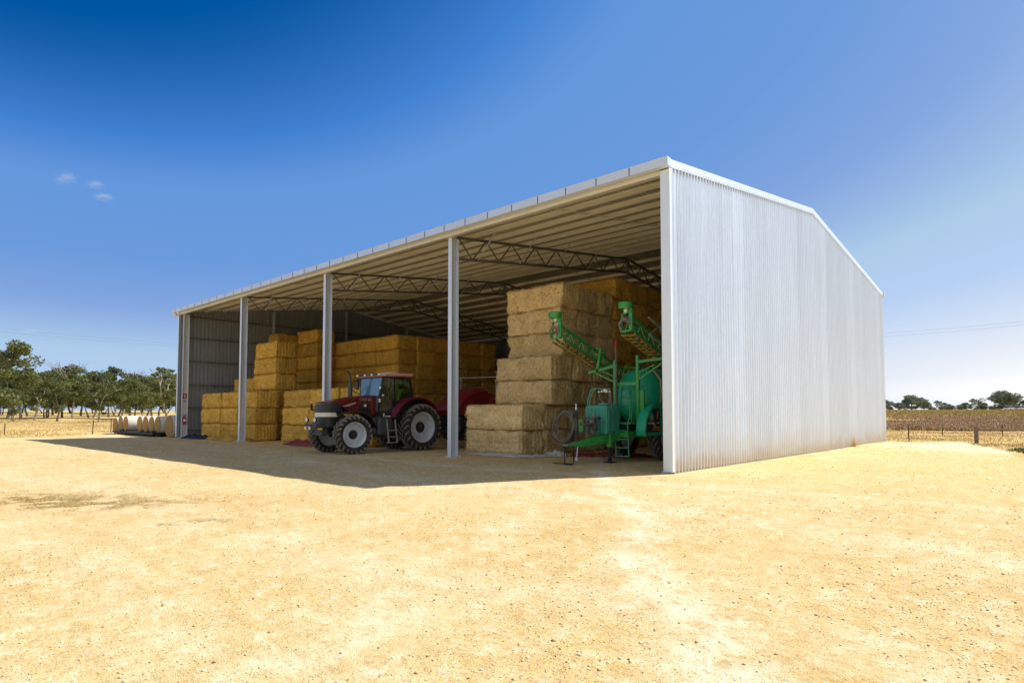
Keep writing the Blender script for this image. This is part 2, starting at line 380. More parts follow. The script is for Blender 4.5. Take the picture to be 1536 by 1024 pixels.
def yard_material():
    m = bpy.data.materials.new('gravel_yard'); m.use_nodes = True; nt = m.node_tree; N = nt.nodes; L = nt.links
    b = N['Principled BSDF']; b.inputs['Roughness'].default_value = .92; b.inputs['Specular IOR Level'].default_value = .15
    tc = N.new('ShaderNodeTexCoord'); v = tc.outputs['Object']
    big = noise_node(nt, v, .22, 6, .62)
    med = noise_node(nt, v, 1.1, 8, .68)
    fine = noise_node(nt, v, 14, 6, .7)
    grit = noise_node(nt, v, 75, 3, .7)
    c = ramp(nt, math_node(nt, 'ADD', math_node(nt, 'MULTIPLY', big, .45), math_node(nt, 'MULTIPLY', med, .55)),
             [(.32, (.54,.33,.095)), (.45, (.635,.43,.16)), (.57, (.70,.51,.235)), (.70, (.78,.64,.39))])
    # wheel-worn pale tracks: distance from straight lines in plan
    sx = N.new('ShaderNodeSeparateXYZ'); L.new(v, sx.inputs[0])
    wv = math_node(nt, 'MULTIPLY', math_node(nt, 'SUBTRACT', noise_node(nt, v, .18, 3, .5), .5), 3.2)
    tracks = None
    for (a_, b_, c_, wd, am) in ((-.08, 1, -4.6, .9, .25), (-.08, 1, -2.6, .5, .2), (.80, .60, -.75, .6, .8), (.80, .60, 1.15, .4, .3), (.1, 1, -8.6, 1.1, .35), (-.02, 1, -13.0, .7, .5)):
        d = math_node(nt, 'ADD', math_node(nt, 'ADD', math_node(nt, 'MULTIPLY', sx.outputs[0], a_), math_node(nt, 'MULTIPLY', sx.outputs[1], b_)), c_)
        d = math_node(nt, 'ABSOLUTE', math_node(nt, 'ADD', d, wv))
        mr = N.new('ShaderNodeMapRange'); mr.interpolation_type = 'SMOOTHSTEP'; L.new(d, mr.inputs['Value'])
        mr.inputs['From Min'].default_value = 0; mr.inputs['From Max'].default_value = wd; mr.inputs['To Min'].default_value = am; mr.inputs['To Max'].default_value = 0
        tracks = mr.outputs['Result'] if tracks is None else math_node(nt, 'MAXIMUM', tracks, mr.outputs['Result'])
    gx = N.new('ShaderNodeMapRange'); gx.interpolation_type = 'SMOOTHSTEP'; L.new(math_node(nt, 'ADD', sx.outputs[0], wv), gx.inputs['Value']); gx.inputs['From Min'].default_value = -9.5; gx.inputs['From Max'].default_value = -5.5
    gy = N.new('ShaderNodeMapRange'); gy.interpolation_type = 'SMOOTHSTEP'; L.new(math_node(nt, 'ADD', sx.outputs[1], wv), gy.inputs['Value']); gy.inputs['From Min'].default_value = 9; gy.inputs['From Max'].default_value = 19
    c = mix(nt, math_node(nt, 'MULTIPLY', math_node(nt, 'MULTIPLY', gx.outputs['Result'], gy.outputs['Result']), ramp(nt, med, [(.3, .75), (.65, .25)])), c, (.66,.43,.12))
    # pale mound by the far corner
    vm = N.new('ShaderNodeVectorMath'); vm.operation = 'DISTANCE'; L.new(v, vm.inputs[0]); vm.inputs[1].default_value = (-3.6, 34.0, 0)
    mr = N.new('ShaderNodeMapRange'); mr.interpolation_type = 'SMOOTHSTEP'; L.new(vm.outputs['Value'], mr.inputs['Value'])
    mr.inputs['From Min'].default_value = 1.0; mr.inputs['From Max'].default_value = 5.0; mr.inputs['To Min'].default_value = .85; mr.inputs['To Max'].default_value = 0
    tracks = math_node(nt, 'MAXIMUM', tracks, mr.outputs['Result'])
    tk = math_node(nt, 'MULTIPLY', tracks, ramp(nt, math_node(nt, 'ADD', math_node(nt, 'MULTIPLY', med, .5), math_node(nt, 'MULTIPLY', noise_node(nt, v, 6, 6, .75), .5)), [(.40, .0), (.58, 1.)]))
    c = mix(nt, tk, c, (.88,.78,.58))
    c = mix(nt, ramp(nt, fine, [(.36, .75), (.50, 0.)]), c, mix(nt, .55, c, (.34,.19,.05)))
    clump = noise_node(nt, v, 4.5, 8, .8)
    c = mix(nt, ramp(nt, clump, [(.52, 0.), (.64, .65)]), c, (.86,.74,.52))
    c = mix(nt, ramp(nt, clump, [(.36, .6), (.47, 0.)]), c, (.46,.29,.10))
    c = mix(nt, ramp(nt, grit, [(.56, 0.), (.66, .8)]), c, (.90,.83,.66))
    c = mix(nt, ramp(nt, grit, [(.34, .8), (.42, 0.)]), c, (.34,.21,.09))
    L.new(c, b.inputs['Base Color'])
    hsum = math_node(nt, 'ADD', math_node(nt, 'MULTIPLY', fine, 1.), math_node(nt, 'MULTIPLY', grit, .45))
    bp = N.new('ShaderNodeBump'); bp.inputs['Strength'].default_value = .65; bp.inputs['Distance'].default_value = .035
    L.new(hsum, bp.inputs['Height']); L.new(bp.outputs['Normal'], b.inputs['Normal'])
    return m
M['yard'] = yard_material()
def yard_h(P):
    s = yard_sd(P) + .8*wob(P, .35, 3)
    z = -.9*(1-sstep(-1.6, 1.2, s))
    z = z + .22*np.exp(-((P[:,0]+4.2)**2/9 + (P[:,1]-35.5)**2/14))*sstep(0, 1, s)
    near_shed = (P[:,0] > -45) & (P[:,0] < -7.2) & (P[:,1] > 13) & (P[:,1] < 41)
    amp = np.where(near_shed, .15, 1.)
    z = z + amp*(.028*wob(P, .5, 9) + .012*wob(P, 2.2, 4))
    return z
def make_yard():
    xs = np.unique(np.concatenate([np.arange(-66, 24.1, .6), np.arange(-14, 8, .16)])); ys = np.unique(np.concatenate([np.arange(-30, 48, .6), np.arange(-1, 16, .16)]))
    X, Y = np.meshgrid(xs, ys, indexing='ij'); P = np.c_[X.ravel(), Y.ravel()]; z = yard_h(P); n = len(ys)
    i, j = np.meshgrid(np.arange(len(xs)-1), np.arange(n-1), indexing='ij'); a = (i*n+j).ravel()
    F = np.c_[a, a+n, a+n+1, a+1]
    keep = (z[F] > -.88).any(axis=1)
    o = np_mesh('gravel_yard', np.c_[P, z], F[keep], M['yard'], smooth=True)
    tag(o, kind='structure')
make_yard()

def scatter_stones():
    n = 230000
    D = 1.2 + 32*RNG.random(n)**1.6; px = RNG.uniform(-500, 2050, n); L = (px-768)/F_PX*D
    X = -math.sin(A)*D + math.cos(A)*L; Y = math.cos(A)*D + math.sin(A)*L
    ok = (Y < 14.5) | (X > -7.6); X, Y, D = X[ok], Y[ok], D[ok]; n = len(X)
    # clumps: keep more where a coarse noise is high
    k = np.array([noise.noise(Vector((x*.55, y*.55, 2))) for x, y in zip(X, Y)]); ok = RNG.random(n) < .45 + .9*k; X, Y, D = X[ok], Y[ok], D[ok]; n = len(X)
    s = (.0028 + .0036*RNG.random(n) + .011*RNG.random(n)**18)*(1 + .04*D)
    base = np.array([(1,0,0),(-1,0,0),(0,1,0),(0,-1,0),(0,0,1),(0,0,-.6)], float)
    F0 = np.array([(0,2,4),(2,1,4),(1,3,4),(3,0,4),(2,0,5),(1,2,5),(3,1,5),(0,3,5)])
    V = base[None]*RNG.uniform(.55, 1.3, (n,6,1)); V[:,:,2] *= .7
    a = RNG.uniform(0, 2*PI, n); ca, sa = np.cos(a), np.sin(a)
    x = V[:,:,0]*ca[:,None] - V[:,:,1]*sa[:,None]; y = V[:,:,0]*sa[:,None] + V[:,:,1]*ca[:,None]
    z0 = yard_h(np.c_[X, Y])
    V = np.stack([x*s[:,None]+X[:,None], y*s[:,None]+Y[:,None], V[:,:,2]*s[:,None]+(z0+.15*s)[:,None]], -1).reshape(-1, 3)
    F = (F0[None]+6*np.arange(n)[:,None,None]).reshape(-1, 3)
    m = bpy.data.materials.new('loose_stone'); m.use_nodes = True; nt = m.node_tree; b = nt.nodes['Principled BSDF']; b.inputs['Roughness'].default_value = .9
    ge = nt.nodes.new('ShaderNodeNewGeometry')
    nt.links.new(ramp(nt, ge.outputs['Random Per Island'], [(0, (.34,.22,.11)), (.2, (.54,.36,.17)), (.5, (.70,.51,.26)), (.75, (.84,.70,.45)), (1, (.93,.88,.74))]), b.inputs['Base Color'])
    tag(np_mesh('loose_stones', V, F, m), 'small pale and dark stones scattered over the gravel yard', 'stones', kind='stuff')
scatter_stones()

def blades(P, hlen, wid, name, m, up=.5, parent=None, lift=0, zf=None):
    """thin random blades at plan points P; up 0 = flat, 1 = upright"""
    n = len(P); a = RNG.uniform(0, 2*PI, n); ln = hlen*RNG.uniform(.5, 1.3, n); el = up*RNG.uniform(.6, 1., n)*PI/2 if up > .2 else RNG.uniform(0, .25, n)
    dx, dy, dz = np.cos(a)*np.cos(el)*ln, np.sin(a)*np.cos(el)*ln, np.sin(el)*ln
    b = a + PI/2; wx, wy = np.cos(b)*wid/2, np.sin(b)*wid/2
    z = zf + lift
    V = np.empty((n,4,3)); V[:,0] = np.c_[P[:,0]-wx, P[:,1]-wy, z]; V[:,1] = np.c_[P[:,0]+wx, P[:,1]+wy, z]
    V[:,2] = np.c_[P[:,0]+wx*.3+dx, P[:,1]+wy*.3+dy, z+dz]; V[:,3] = np.c_[P[:,0]-wx*.3+dx, P[:,1]-wy*.3+dy, z+dz]
    F = np.arange(4*n).reshape(-1, 4)
    return np_mesh(name, V.reshape(-1, 3), F, m, parent)
def blade_mat(name, stops):
    m = bpy.data.materials.new(name); m.use_nodes = True; nt = m.node_tree; b = nt.nodes['Principled BSDF']; b.inputs['Roughness'].default_value = .8; b.inputs['Specular IOR Level'].default_value = .2
    ge = nt.nodes.new('ShaderNodeNewGeometry'); nt.links.new(ramp(nt, ge.outputs['Random Per Island'], stops), b.inputs['Base Color']); return m
M['litter'] = blade_mat('hay_litter', [(0, (.16,.10,.02)), (.5, (.42,.30,.08)), (1, (.66,.52,.22))])
M['grass'] = blade_mat('dry_grass', [(0, (.34,.21,.07)), (.5, (.62,.43,.16)), (1, (.82,.65,.33))])
M['scrub'] = blade_mat('dead_scrub', [(0, (.14,.07,.03)), (.5, (.34,.19,.085)), (.8, (.52,.36,.18)), (1, (.72,.58,.36))])
M['crop'] = blade_mat('ripe_crop', [(0, (.20,.12,.04)), (.45, (.42,.27,.09)), (.75, (.30,.28,.08)), (1, (.56,.42,.18))])
M['greengrass'] = blade_mat('green_grass', [(0, (.06,.09,.02)), (.6, (.13,.17,.05)), (1, (.25,.28,.10))])

def litter():
    pts = []
    for (px, y, sx, sy, n, rot) in ((60, 748, 1.7, .34, 8200, .0), (120, 757, .8, .2, 1800, 0), (10, 741, 1.0, .3, 1200, 0), (215, 752, .5, .12, 350, 0), (100, 756, 1.6, .35, 700, 0), (318, 779, .25, .06, 160, 0), (235, 786, .18, .06, 120, 0), (190, 672, 3, .6, 500, 0), (420, 671, 3, .5, 1100, 0), (520, 668, 3, .5, 500, 0)):
        D = H*F_PX/(y-619.5); c = at(px, D); g = RNG.normal(0, 1, (n, 2))*(sx, sy*1.5)
        # sx across the view, sy along it
        X = c[0] + math.cos(A)*g[:,0] - math.sin(A)*g[:,1]; Y = c[1] + math.sin(A)*g[:,0] + math.cos(A)*g[:,1]
        pts.append(np.c_[X, Y])
    P = np.concatenate(pts)
    k = np.array([noise.noise(Vector((x*2.2, y*2.2, 5))) for x, y in P]); P = P[k > -.08]
    blades(P, .085, .009, 'hay_litter', M['litter'], up=.1, lift=.008, zf=yard_h(P))
    tag(bpy.data.objects['hay_litter'], 'loose hay strands lying in patches on the gravel', 'hay litter', kind='stuff')
litter()

def grasses():
    n = 120000
    D = RNG.uniform(34, 120, n); px = np.where(RNG.random(n) < .5, RNG.uniform(-80, 300, n), RNG.uniform(1290, 1620, n)); L = (px-768)/F_PX*D
    P = np.c_[-math.sin(A)*D + math.cos(A)*L, math.cos(A)*D + math.sin(A)*L]
    P = P[yard_sd(P) < -.2]
    k = wob(P, .25, 8); P = P[RNG.random(len(P)) < .55+k]
    blades(P, .13, .035, 'dry_grass', M['grass'], up=.8, zf=field_h(P)); tag(bpy.data.objects['dry_grass'], 'short golden dry grass of the paddocks round the yard', 'grass', kind='stuff')
    # dead scrub band right
    n = 5200; D = RNG.uniform(60, 128, n); px = RNG.uniform(1310, 1640, n); L = (px-768)/F_PX*D
    C0 = np.c_[-math.sin(A)*D + math.cos(A)*L, math.cos(A)*D + math.sin(A)*L]
    k = wob(C0*np.array([1.,1.]), .045, 1); C0 = C0[(k > .0)]
    P = (C0[:,None,:] + RNG.normal(0, .5, (len(C0), 26, 2))).reshape(-1, 2)
    blades(P, .5, .08, 'dead_scrub', M['scrub'], up=.5, zf=field_h(P)); tag(bpy.data.objects['dead_scrub'], 'band of brown dead weeds across the right hand paddock', 'scrub', kind='stuff')
    n = 60000; D = RNG.uniform(126, 300, n); px = RNG.uniform(1300, 1660, n); L = (px-768)/F_PX*D
    P = np.c_[-math.sin(A)*D + math.cos(A)*L, math.cos(A)*D + math.sin(A)*L]; P = P[RNG.random(n) < .7 + .6*wob(P, .03, 4)]
    blades(P, .5, .22, 'ripe_crop', M['crop'], up=.6, zf=field_h(P)); tag(bpy.data.objects['ripe_crop'], 'brown and green crop stubble in front of the far skyline trees', 'crop', kind='stuff')
    # green strip grass at pad foot right and in the crop
    n = 9000; t = RNG.random(n); P = np.c_[-3.2+5.5*t+RNG.normal(0,.35,n), 40.5-13.5*t+RNG.normal(0,.35,n)]; P = P+np.array([1.3,.6])
    Q = np.c_[RNG.uniform(-8.5,-4.5,2500), 42.6+RNG.normal(0,.25,2500)]; P = np.concatenate([P, Q])
    n = 9000; D = RNG.uniform(150, 215, n); px = RNG.uniform(1310, 1500, n); L = (px-768)/F_PX*D
    G = np.c_[-math.sin(A)*D + math.cos(A)*L, math.cos(A)*D + math.sin(A)*L]; G = G[wob(G, .05, 6) > .0]; P = np.concatenate([P, G])
    blades(P, .16, .05, 'green_grass', M['greengrass'], up=.8, zf=field_h(P)); tag(bpy.data.objects['green_grass'], 'thin green grass at the foot of the gravel pad and in the far crop', 'grass', kind='stuff')
grasses()
#PART3
# ------------------------------------------------------------------ the shed
XR, XL, Y0, Y1, YR = -7.90, -43.30, 14.80, 39.70, 27.25
def zr(y): return 8.37 + 1.74*(1-abs(y-YR)/12.5)
shed = empty('farm_shed', (-25.6, 15.0, 0), 'large open fronted zinc coloured farm shed with four bays and a low gable roof', 'shed')
SP = (25.6, -15.0, 0)
def sb(mb, name, m, **k):
    """shed part: mesh authored in world metres, parented to the shed"""
    o = mb.build(name, m, **k); o.parent = shed; o.location = tuple(o.location[i] + SP[i] for i in range(3)); return o
def ribs(a0, a1, pitch=.19, h=.055):
    out = []; a = a0
    while a < a1-.01:
        for d, e in ((0,0),(.098,0),(.113,h),(.160,h),(.175,0)):
            if a+d < a1: out.append((a+d, e))
        a += pitch
    out.append((a1, 0)); return out
def gable_sheet(x, sgn):
    prof = ribs(Y0+.06, Y1) if sgn > 0 else ribs(Y0+.06, Y1, .25, .06); mb = MB(); V = []; F = []
    rows = 6
    for i, (y, e) in enumerate(prof):
        e2 = e
        for r in range(rows): V.append((x+sgn*e2, y, .05 + (zr(y)-.10-.05)*r/(rows-1)))
    for i in range(len(prof)-1):
        for r in range(rows-1):
            a = i*rows+r; F.append((a, a+rows, a+rows+1, a+1))
    return V, F
for x, s, nm in ((XR, 1, 'gable_wall'), (XL, -1, 'gable_wall')):
    V, F = gable_sheet(x, s); mb = MB().add(V, F); sb(mb, nm, M['sheet'] if s > 0 else M['sheet_shaded'])
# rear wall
prof = ribs(XL, XR); mb = MB(); mb.add([(x, Y1+e, z) for x, e in prof for z in (.05, 8.25)], [(2*i, 2*i+2, 2*i+3, 2*i+1) for i in range(len(prof)-1)]); sb(mb, 'rear_wall', M['sheet_shaded'])
# roof sheets
for ya, yb in ((Y0-.08, YR), (YR, Y1+.08)):
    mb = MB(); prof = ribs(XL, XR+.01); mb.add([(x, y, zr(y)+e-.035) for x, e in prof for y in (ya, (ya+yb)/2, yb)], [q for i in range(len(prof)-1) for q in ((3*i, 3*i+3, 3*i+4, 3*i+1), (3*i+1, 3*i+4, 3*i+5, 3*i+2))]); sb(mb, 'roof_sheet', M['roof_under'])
mb = MB(); mb.prism([(YR-.25, zr(YR-.25)+.012), (YR, zr(YR)+.03), (YR+.25, zr(YR+.25)+.012), (YR+.25, zr(YR+.25)+.006), (YR, zr(YR)+.02), (YR-.25, zr(YR-.25)+.006)], 'x', XL, XR); sb(mb, 'ridge_cap', M['flash'])
# barge caps: folded band over the gable edge
for x, s in ((XR+.038, 1), (XL-.038, -1)):
    for ya, yb in ((Y0-.02, YR), (YR, Y1+.1)):
        mb = MB()
        for (xa, xb, za, zb) in ((min(x, x+s*.012), max(x, x+s*.012), -.17, .045), (min(x+s*.012, x-s*.2), max(x+s*.012, x-s*.2), .045, .055)):
            mb.loft([[(xa, y, zr(y)+za), (xb, y, zr(y)+za), (xb, y, zr(y)+zb), (xa, y, zr(y)+zb)] for y in (ya, yb)])
        sb(mb, 'barge_cap', M['flash'])
# corner flashings
mb = MB(); mb.box(-8.12, XR+.045, 14.83, 14.842, .045, 8.17); mb.box(XR+.038, XR+.05, 14.842, 14.99, .045, 8.2); mb.box(-8.12, -8.108, 14.842, 15.03, .045, 8.17); sb(mb, 'corner_flashing', M['flash'])
mb = MB(); mb.box(XL-.05, XL-.038, 14.84, 15.0, .045, 8.2); mb.box(XL-.05, XL+.09, 14.828, 14.84, .045, 8.17); sb(mb, 'corner_flashing', M['flash'])
for x in (XR+.03, XL-.04): mb = MB(); mb.box(x, x+.012, Y1-.12, Y1+.045, .05, 8.3); sb(mb, 'corner_flashing', M['flash'])
mb = MB(); mb.box(XR-.05, XR+.02, 15, Y1, -.2, .04); sb(mb, 'footing', M['cream_conc'])
mb = MB(); mb.box(XL-.02, XL+.05, 15, Y1, -.2, .04); sb(mb, 'footing', M['cream_conc'])
# gutters
for y0, y1, in ((14.62, 14.80), (Y1+.1, Y1+.28)):
    mb = MB(); t = .004; xa, xb = XL-.62, XR+.12
    mb.box(xa, xb, y0, y0+t, 8.19, 8.425); mb.box(xa, xb, y0+t, y1, 8.19, 8.194); mb.box(xa, xb, y1-t, y1, 8.194, 8.40)
    mb.box(xa, xa+t, y0+t, y1-t, 8.194, 8.42); mb.box(xb-t, xb, y0+t, y1-t, 8.194, 8.42); mb.box(xa, xb, y0-.012, y0, 8.412, 8.43)
    g = sb(mb, 'gutter', M['gutter'])
x = -7.86-1.1; proto = None
while x > XL-.5:
    if proto is None: mb = MB(); mb.box(-.013, .013, 14.612, 14.619, 8.188, 8.418); proto = sb(mb, 'gutter_bracket', M['greycast']); o = proto
    else: o = proto.copy(); COL.objects.link(o)
    o.location.x = x + 25.6; x -= 1.11
mb = MB(); mb.box(XL+.0, XR-.23, 14.85, 14.856, 8.06, 8.30); mb.box(XL, XR-.23, 14.856, 15.04, 8.06, 8.066); sb(mb, 'eave_beam', M['purlin'])
mb = MB(); mb.bbox(XL-.55, XL-.16, 14.66, 14.95, 7.98, 8.185, .02); sb(mb, 'gutter_end_box', M['purlin'])
mb = MB(); mb.box(XL, XR, Y1-.06, Y1-.03, 8.06, 8.30); sb(mb, 'eave_beam', M['purlin'])
# purlins
mb = MB(); mb.box(-17.62, 17.62, -.002, .002, -.165, 0); mb.box(-17.62, 17.62, .002, .062, -.165, -.161); mb.box(-17.62, 17.62, -.062, -.002, -.004, 0); mb.box(-17.62, 17.62, .058, .062, -.161, -.145)
pur = None; PY = [15.25+1.2*i for i in range(10)] + [26.95, 27.55] + [28.9+1.2*i for i in range(9)]
for y in PY:
    if pur is None: pur = mb.build('purlin', M['purlin']); o = pur; o.parent = shed
    else: o = pur.copy(); COL.objects.link(o)
    o.location = (0, y-15.0, zr(y)-.045)
BAYS = [-8.10, -16.87, -25.59, -34.42, -42.98]
for i in range(4):
    xm = (BAYS[i]+BAYS[i+1])/2
    for ya, yb in ((15.3, YR-.2), (YR+.2, 39.4)):
        mb = MB(); mb.bar((xm, ya, zr(ya)-.15), (xm, yb, zr(yb)-.15), .05, .03)
        for y in PY:
            if ya-.2 < y < yb+.2: mb.box(xm-.04, xm+.04, y-.022, y-.004, zr(y)-.23, zr(y)-.09)
        sb(mb, 'bridging', M['purlin'])
# posts
def post_mb(h):
    mb = MB(); mb.box(-.10, .10, 0, .012, .02, h); mb.box(-.10, .10, .338, .35, .02, h); mb.box(-.006, .006, .012, .338, .02, h)
    mb.box(-.09, .09, .02, .33, h, h+.02); mb.box(.0065, .09, .012, .338, h-.78, h-.766); return mb
def plate_mb():
    mb = MB(); mb.box(-.17, .17, -.08, .43, -.02, .018)
    for a in (-.13, .13):
        for b in (-.04, .39): mb.lathe([(.018,0),(.018,.035),(.001,.04)], (a,b,.018), 'z', 8)
    return mb
pm = None
for x in BAYS:
    for y in (15.04, 39.25):
        if pm is None:
            pm = post_mb(8.06).build('post', M['galv'], shed); pl = plate_mb().build('base_plate', M['galv'], pm); o = pm
        else: o = copy_tree(pm)
        o.location = (x+25.6, y-15, 0)
# trusses
for fi, x in enumerate(BAYS[1:4]):
    def zt(y): return 8.16 + .118*(YR-15.4 - abs(y-YR))
    def zb(y): return 7.36 + .126*(YR-15.4 - abs(y-YR))
    mb = MB()
    for a, b in ((15.39, YR), (YR, 39.25)):
        for zf in (zt, zb):
            mb.bar((x, a, zf(a)), (x, b, zf(b)), .10, .09)
    mb.box(x-.06, x+.06, YR-.05, YR+.05, zb(YR), zt(YR))
    tr = sb(mb, 'truss', M['truss'])
    wm = MB(); n = 16
    for s in (1, -1):
        for i in range(n):
            ya = YR - s*(11.8*i/n); yb = YR - s*(11.8*(i+1)/n)
            za, zc = (zt(ya), zb(yb)) if i % 2 == 0 else (zb(ya), zt(yb))
            wm.bar((x, ya, za), (x, yb, zc), .045, .045)
    o = wm.build('web_bracing', M['truss'], tr, origin=None); o.location = (0,0,0)
    for y in (16.45, 18.85, 21.25, 23.65, 30.1, 32.5, 34.9):
        mb = MB(); mb.bar((x+.05, y, zb(y)), (x+.95, y+.0, zr(y)-.22), .055, .01); mb.build('fly_brace', M['galv'], tr)
# wall girts and gable mullions
for z in (.44, 1.94, 3.44, 5.0, 6.55, 7.95):
    for x in (XL+.02, XR-.22):
        ys = 15.1 if x < -20 else 15.42; ye = 39.5 if x < -20 else 39.22; dx = .2
        mb = MB(); mb.box(x, x+dx, ys, ye, z, z+.006); mb.box(x+(.194 if x < -20 else 0), x+(.2 if x < -20 else .006), ys, ye, z+.006, z+.07)
        if x < -20: mb.box(x, x+.2, 15.02, 15.1, z-.02, z+.05)
        sb(mb, 'girt', M['truss'])
    mb = MB(); mb.box(XL+.2, XR-.2, Y1-.2, Y1-.01, z+.01, z+.08); sb(mb, 'girt', M['truss'])
for y in (21.2, YR, 33.3):
    for x in (XL+.24, XR-.40):
        mb = MB(); mb.box(x, x+.15, y-.005, y+.005, 0, zr(y)-.3); mb.box(x, x+.01, y-.07, y+.07, 0, zr(y)-.3); mb.box(x+.14, x+.15, y-.07, y+.07, 0, zr(y)-.3); sb(mb, 'mullion', M['galv'])
# sign and extinguisher hang on the far end post (web at x = -42.974)
sg = empty('safety_sign', (-42.966, 15.21, 2.55), 'small red and white fire equipment sign on the far left shed post', 'sign')
MB().box(-.003, .003, -.12, .12, .0, .34).build('sign_panel', M['red_plain'], sg)
mb = MB(); mb.box(.0035, .006, -.10, .10, -.10, -.03); mb.box(-.003,.0034,-.12,.12,-.28,-.001); mb.build('lower_panel', M['white'], sg)
mb = MB(); mb.box(.0035, .006, -.025, .03, .06, .24); mb.box(.0035, .006, -.06, -.02, .22, .28); mb.build('pictogram', M['decal_w'], sg)
mb = MB(); mb.box(.0062, .008, -.09, .09, -.09, -.05); mb.box(.0035,.006,-.09,.09,-.22,-.15); mb.build('text_strip', M['red_plain'], sg)
ex = empty('fire_extinguisher', (-42.88, 15.21, .86), 'red fire extinguisher hanging on the far left shed post', 'extinguisher')
MB().lathe([(.001,0),(.07,.0),(.08,.03),(.08,.42),(.06,.49),(.025,.53),(.025,.57),(.001,.58)], (0,0,0), 'z', 16).build('cylinder', M['red_plain'], ex, smooth=True)
MB().lathe([(.0815,.22),(.0815,.36)], (0,0,0), 'z', 16).build('cylinder_label', M['white'], ex)
MB().bar((0,-.05,.60), (0,.07,.61), .03).bar((0,-.05,.64),(0,.09,.66),.02).tube([(0,-.03,.57),(0,-.10,.5),(0,-.11,.3),(0,-.09,.15)], .012, 6).build('valve_and_hose', M['black'], ex)
MB().box(-.092,-.07,-.03,.03,.1,.5).build('wall_bracket', M['iron'], ex)

# ------------------------------------------------------------------ straw bales
LX, LY, LZ = 2.95, 1.345, .955
def bale_mesh(k, m):
    rs = random.Random(k*31+5); nx, ny, nz = 44, 22, 14; V = []; idx = {}; F = []
    def P(i, j, l):
        key = (i, j, l)
        if key in idx: return idx[key]
        x = (i/nx-.5)*LX; y = (j/ny-.5)*LY; z = l/nz*LZ
        c = Vector((max(-LX/2+.16, min(LX/2-.16, x)), max(-LY/2+.13, min(LY/2-.13, y)), max(.10, min(LZ-.10, z))))
        d = Vector((x, y, z)) - c
        if d.length > 1e-6:
            d = d.normalized()*min(d.length, max(.08, .13-.05*abs(d.normalized().z)))
        q = c + d; nrm = d.normalized() if d.length > 1e-6 else Vector((0,0,0))
        if i in (0, nx) or j in (0, ny) or l in (0, nz):
            a = noise.noise(Vector((x*1.7+k*9, y*1.7, z*2.2)))*.09 + noise.noise(Vector((x*6+k*3, y*6, z*7)))*.035 + noise.noise(Vector((x*14+k, y*14, z*14)))*.016
            if i in (0, nx): a += .034*math.sin(y*2*PI/.19 + 3*noise.noise(Vector((y*2, z*1.2, k*2.)))) + .02*noise.noise(Vector((k, y*9, 0)))
            if j in (0, ny): a += .014*math.sin(z*2*PI/.17+k+2*noise.noise(Vector((x*1.2, k, 0)))) - .045*math.exp(-((z-LZ*.5)/.035)**2)*(k % 2)
            if j in (0, ny) and .12 < z < LZ-.12: a += .018
            q += nrm*a; q.z = min(max(q.z, 0.0), LZ+.012)
        idx[key] = len(V); V.append(tuple(q)); return idx[key]
    for i in range(nx):
        for j in range(ny):
            for l, fl in ((0, 1), (nz, 0)):
                f = (P(i,j,l), P(i+1,j,l), P(i+1,j+1,l), P(i,j+1,l)); F.append(f[::-1] if fl else f)
    for i in range(nx):
        for l in range(nz):
            for j, fl in ((0, 0), (ny, 1)):
                f = (P(i,j,l), P(i+1,j,l), P(i+1,j,l+1), P(i,j,l+1)); F.append(f[::-1] if fl else f)
    for j in range(ny):
        for l in range(nz):
            for i, fl in ((0, 1), (nx, 0)):
                f = (P(i,j,l), P(i,j+1,l), P(i,j+1,l+1), P(i,j,l+1)); F.append(f[::-1] if fl else f)
    V = np.array(V); nv = len(V); F = np.array(F)
    # loose straw ends standing out of the surface
    g = np.random.default_rng(k); nb = 4200
    fc = V[F].mean(1); fi = g.integers(0, len(F), nb); p = V[F[fi, 0]]*.0 + fc[fi] + g.normal(0, .04, (nb, 3))
    nr = np.cross(V[F[fi,1]]-V[F[fi,0]], V[F[fi,2]]-V[F[fi,0]]); nr /= np.linalg.norm(nr, axis=1)[:,None]+1e-9
    p = fc[fi] + (V[F[fi,1]]-V[F[fi,0]])*g.uniform(-.5,.5,(nb,1)) + (V[F[fi,3]]-V[F[fi,0]])*g.uniform(-.5,.5,(nb,1))
    d = nr*g.uniform(.12, .75, (nb,1)) + g.normal(0, .55, (nb,3)); d /= np.linalg.norm(d, axis=1)[:,None]; d *= g.uniform(.05, .15, (nb,1))
    s = np.cross(d, g.normal(0, 1, (nb,3))); s /= np.linalg.norm(s, axis=1)[:,None]+1e-9; s *= .0075
    p = p - nr*.008
    B = np.stack([p-s, p+s, p+d+s*.4, p+d-s*.4], 1)
    B[:,:,2] = np.clip(B[:,:,2], .003, LZ+.03)
    V2 = np.concatenate([V, B.reshape(-1,3)]); F2 = np.concatenate([F, np.arange(4*nb).reshape(-1,4)+nv])
    o = np_mesh('straw_bale', V2, F2, m); me = o.data
    me.polygons.foreach_set('use_smooth', np.r_[np.ones(len(F), bool), np.zeros(nb, bool)]); bpy.data.objects.remove(o); return me
BM = [bale_mesh(k, M['straw']) for k in range(5)]; BG = [bale_mesh(k+10, M['straw_gold']) for k in range(5)]
rb = random.Random(3)
def bale(x0, x1, y, z, dep, h, label, group, gold=False, turned=False):
    me = rb.choice(BG if gold else BM); o = bpy.data.objects.new('straw_bale', me); COL.objects.link(o)
    if turned: o.scale = (dep/LX, (x1-x0)/LY, h/LZ); rz = PI/2
    else: o.scale = ((x1-x0)/LX, dep/LY, h/LZ); rz = 0
    o.rotation_euler = (rb.uniform(-.006,.006), rb.uniform(-.004,.004), rz + rb.choice((0, PI)) + rb.uniform(-.014, .014))
    o.location = ((x0+x1)/2 + rb.uniform(-.06, .06), y+dep/2 + rb.uniform(-.05, .05), z)
    tag(o, label, 'straw bale', group)
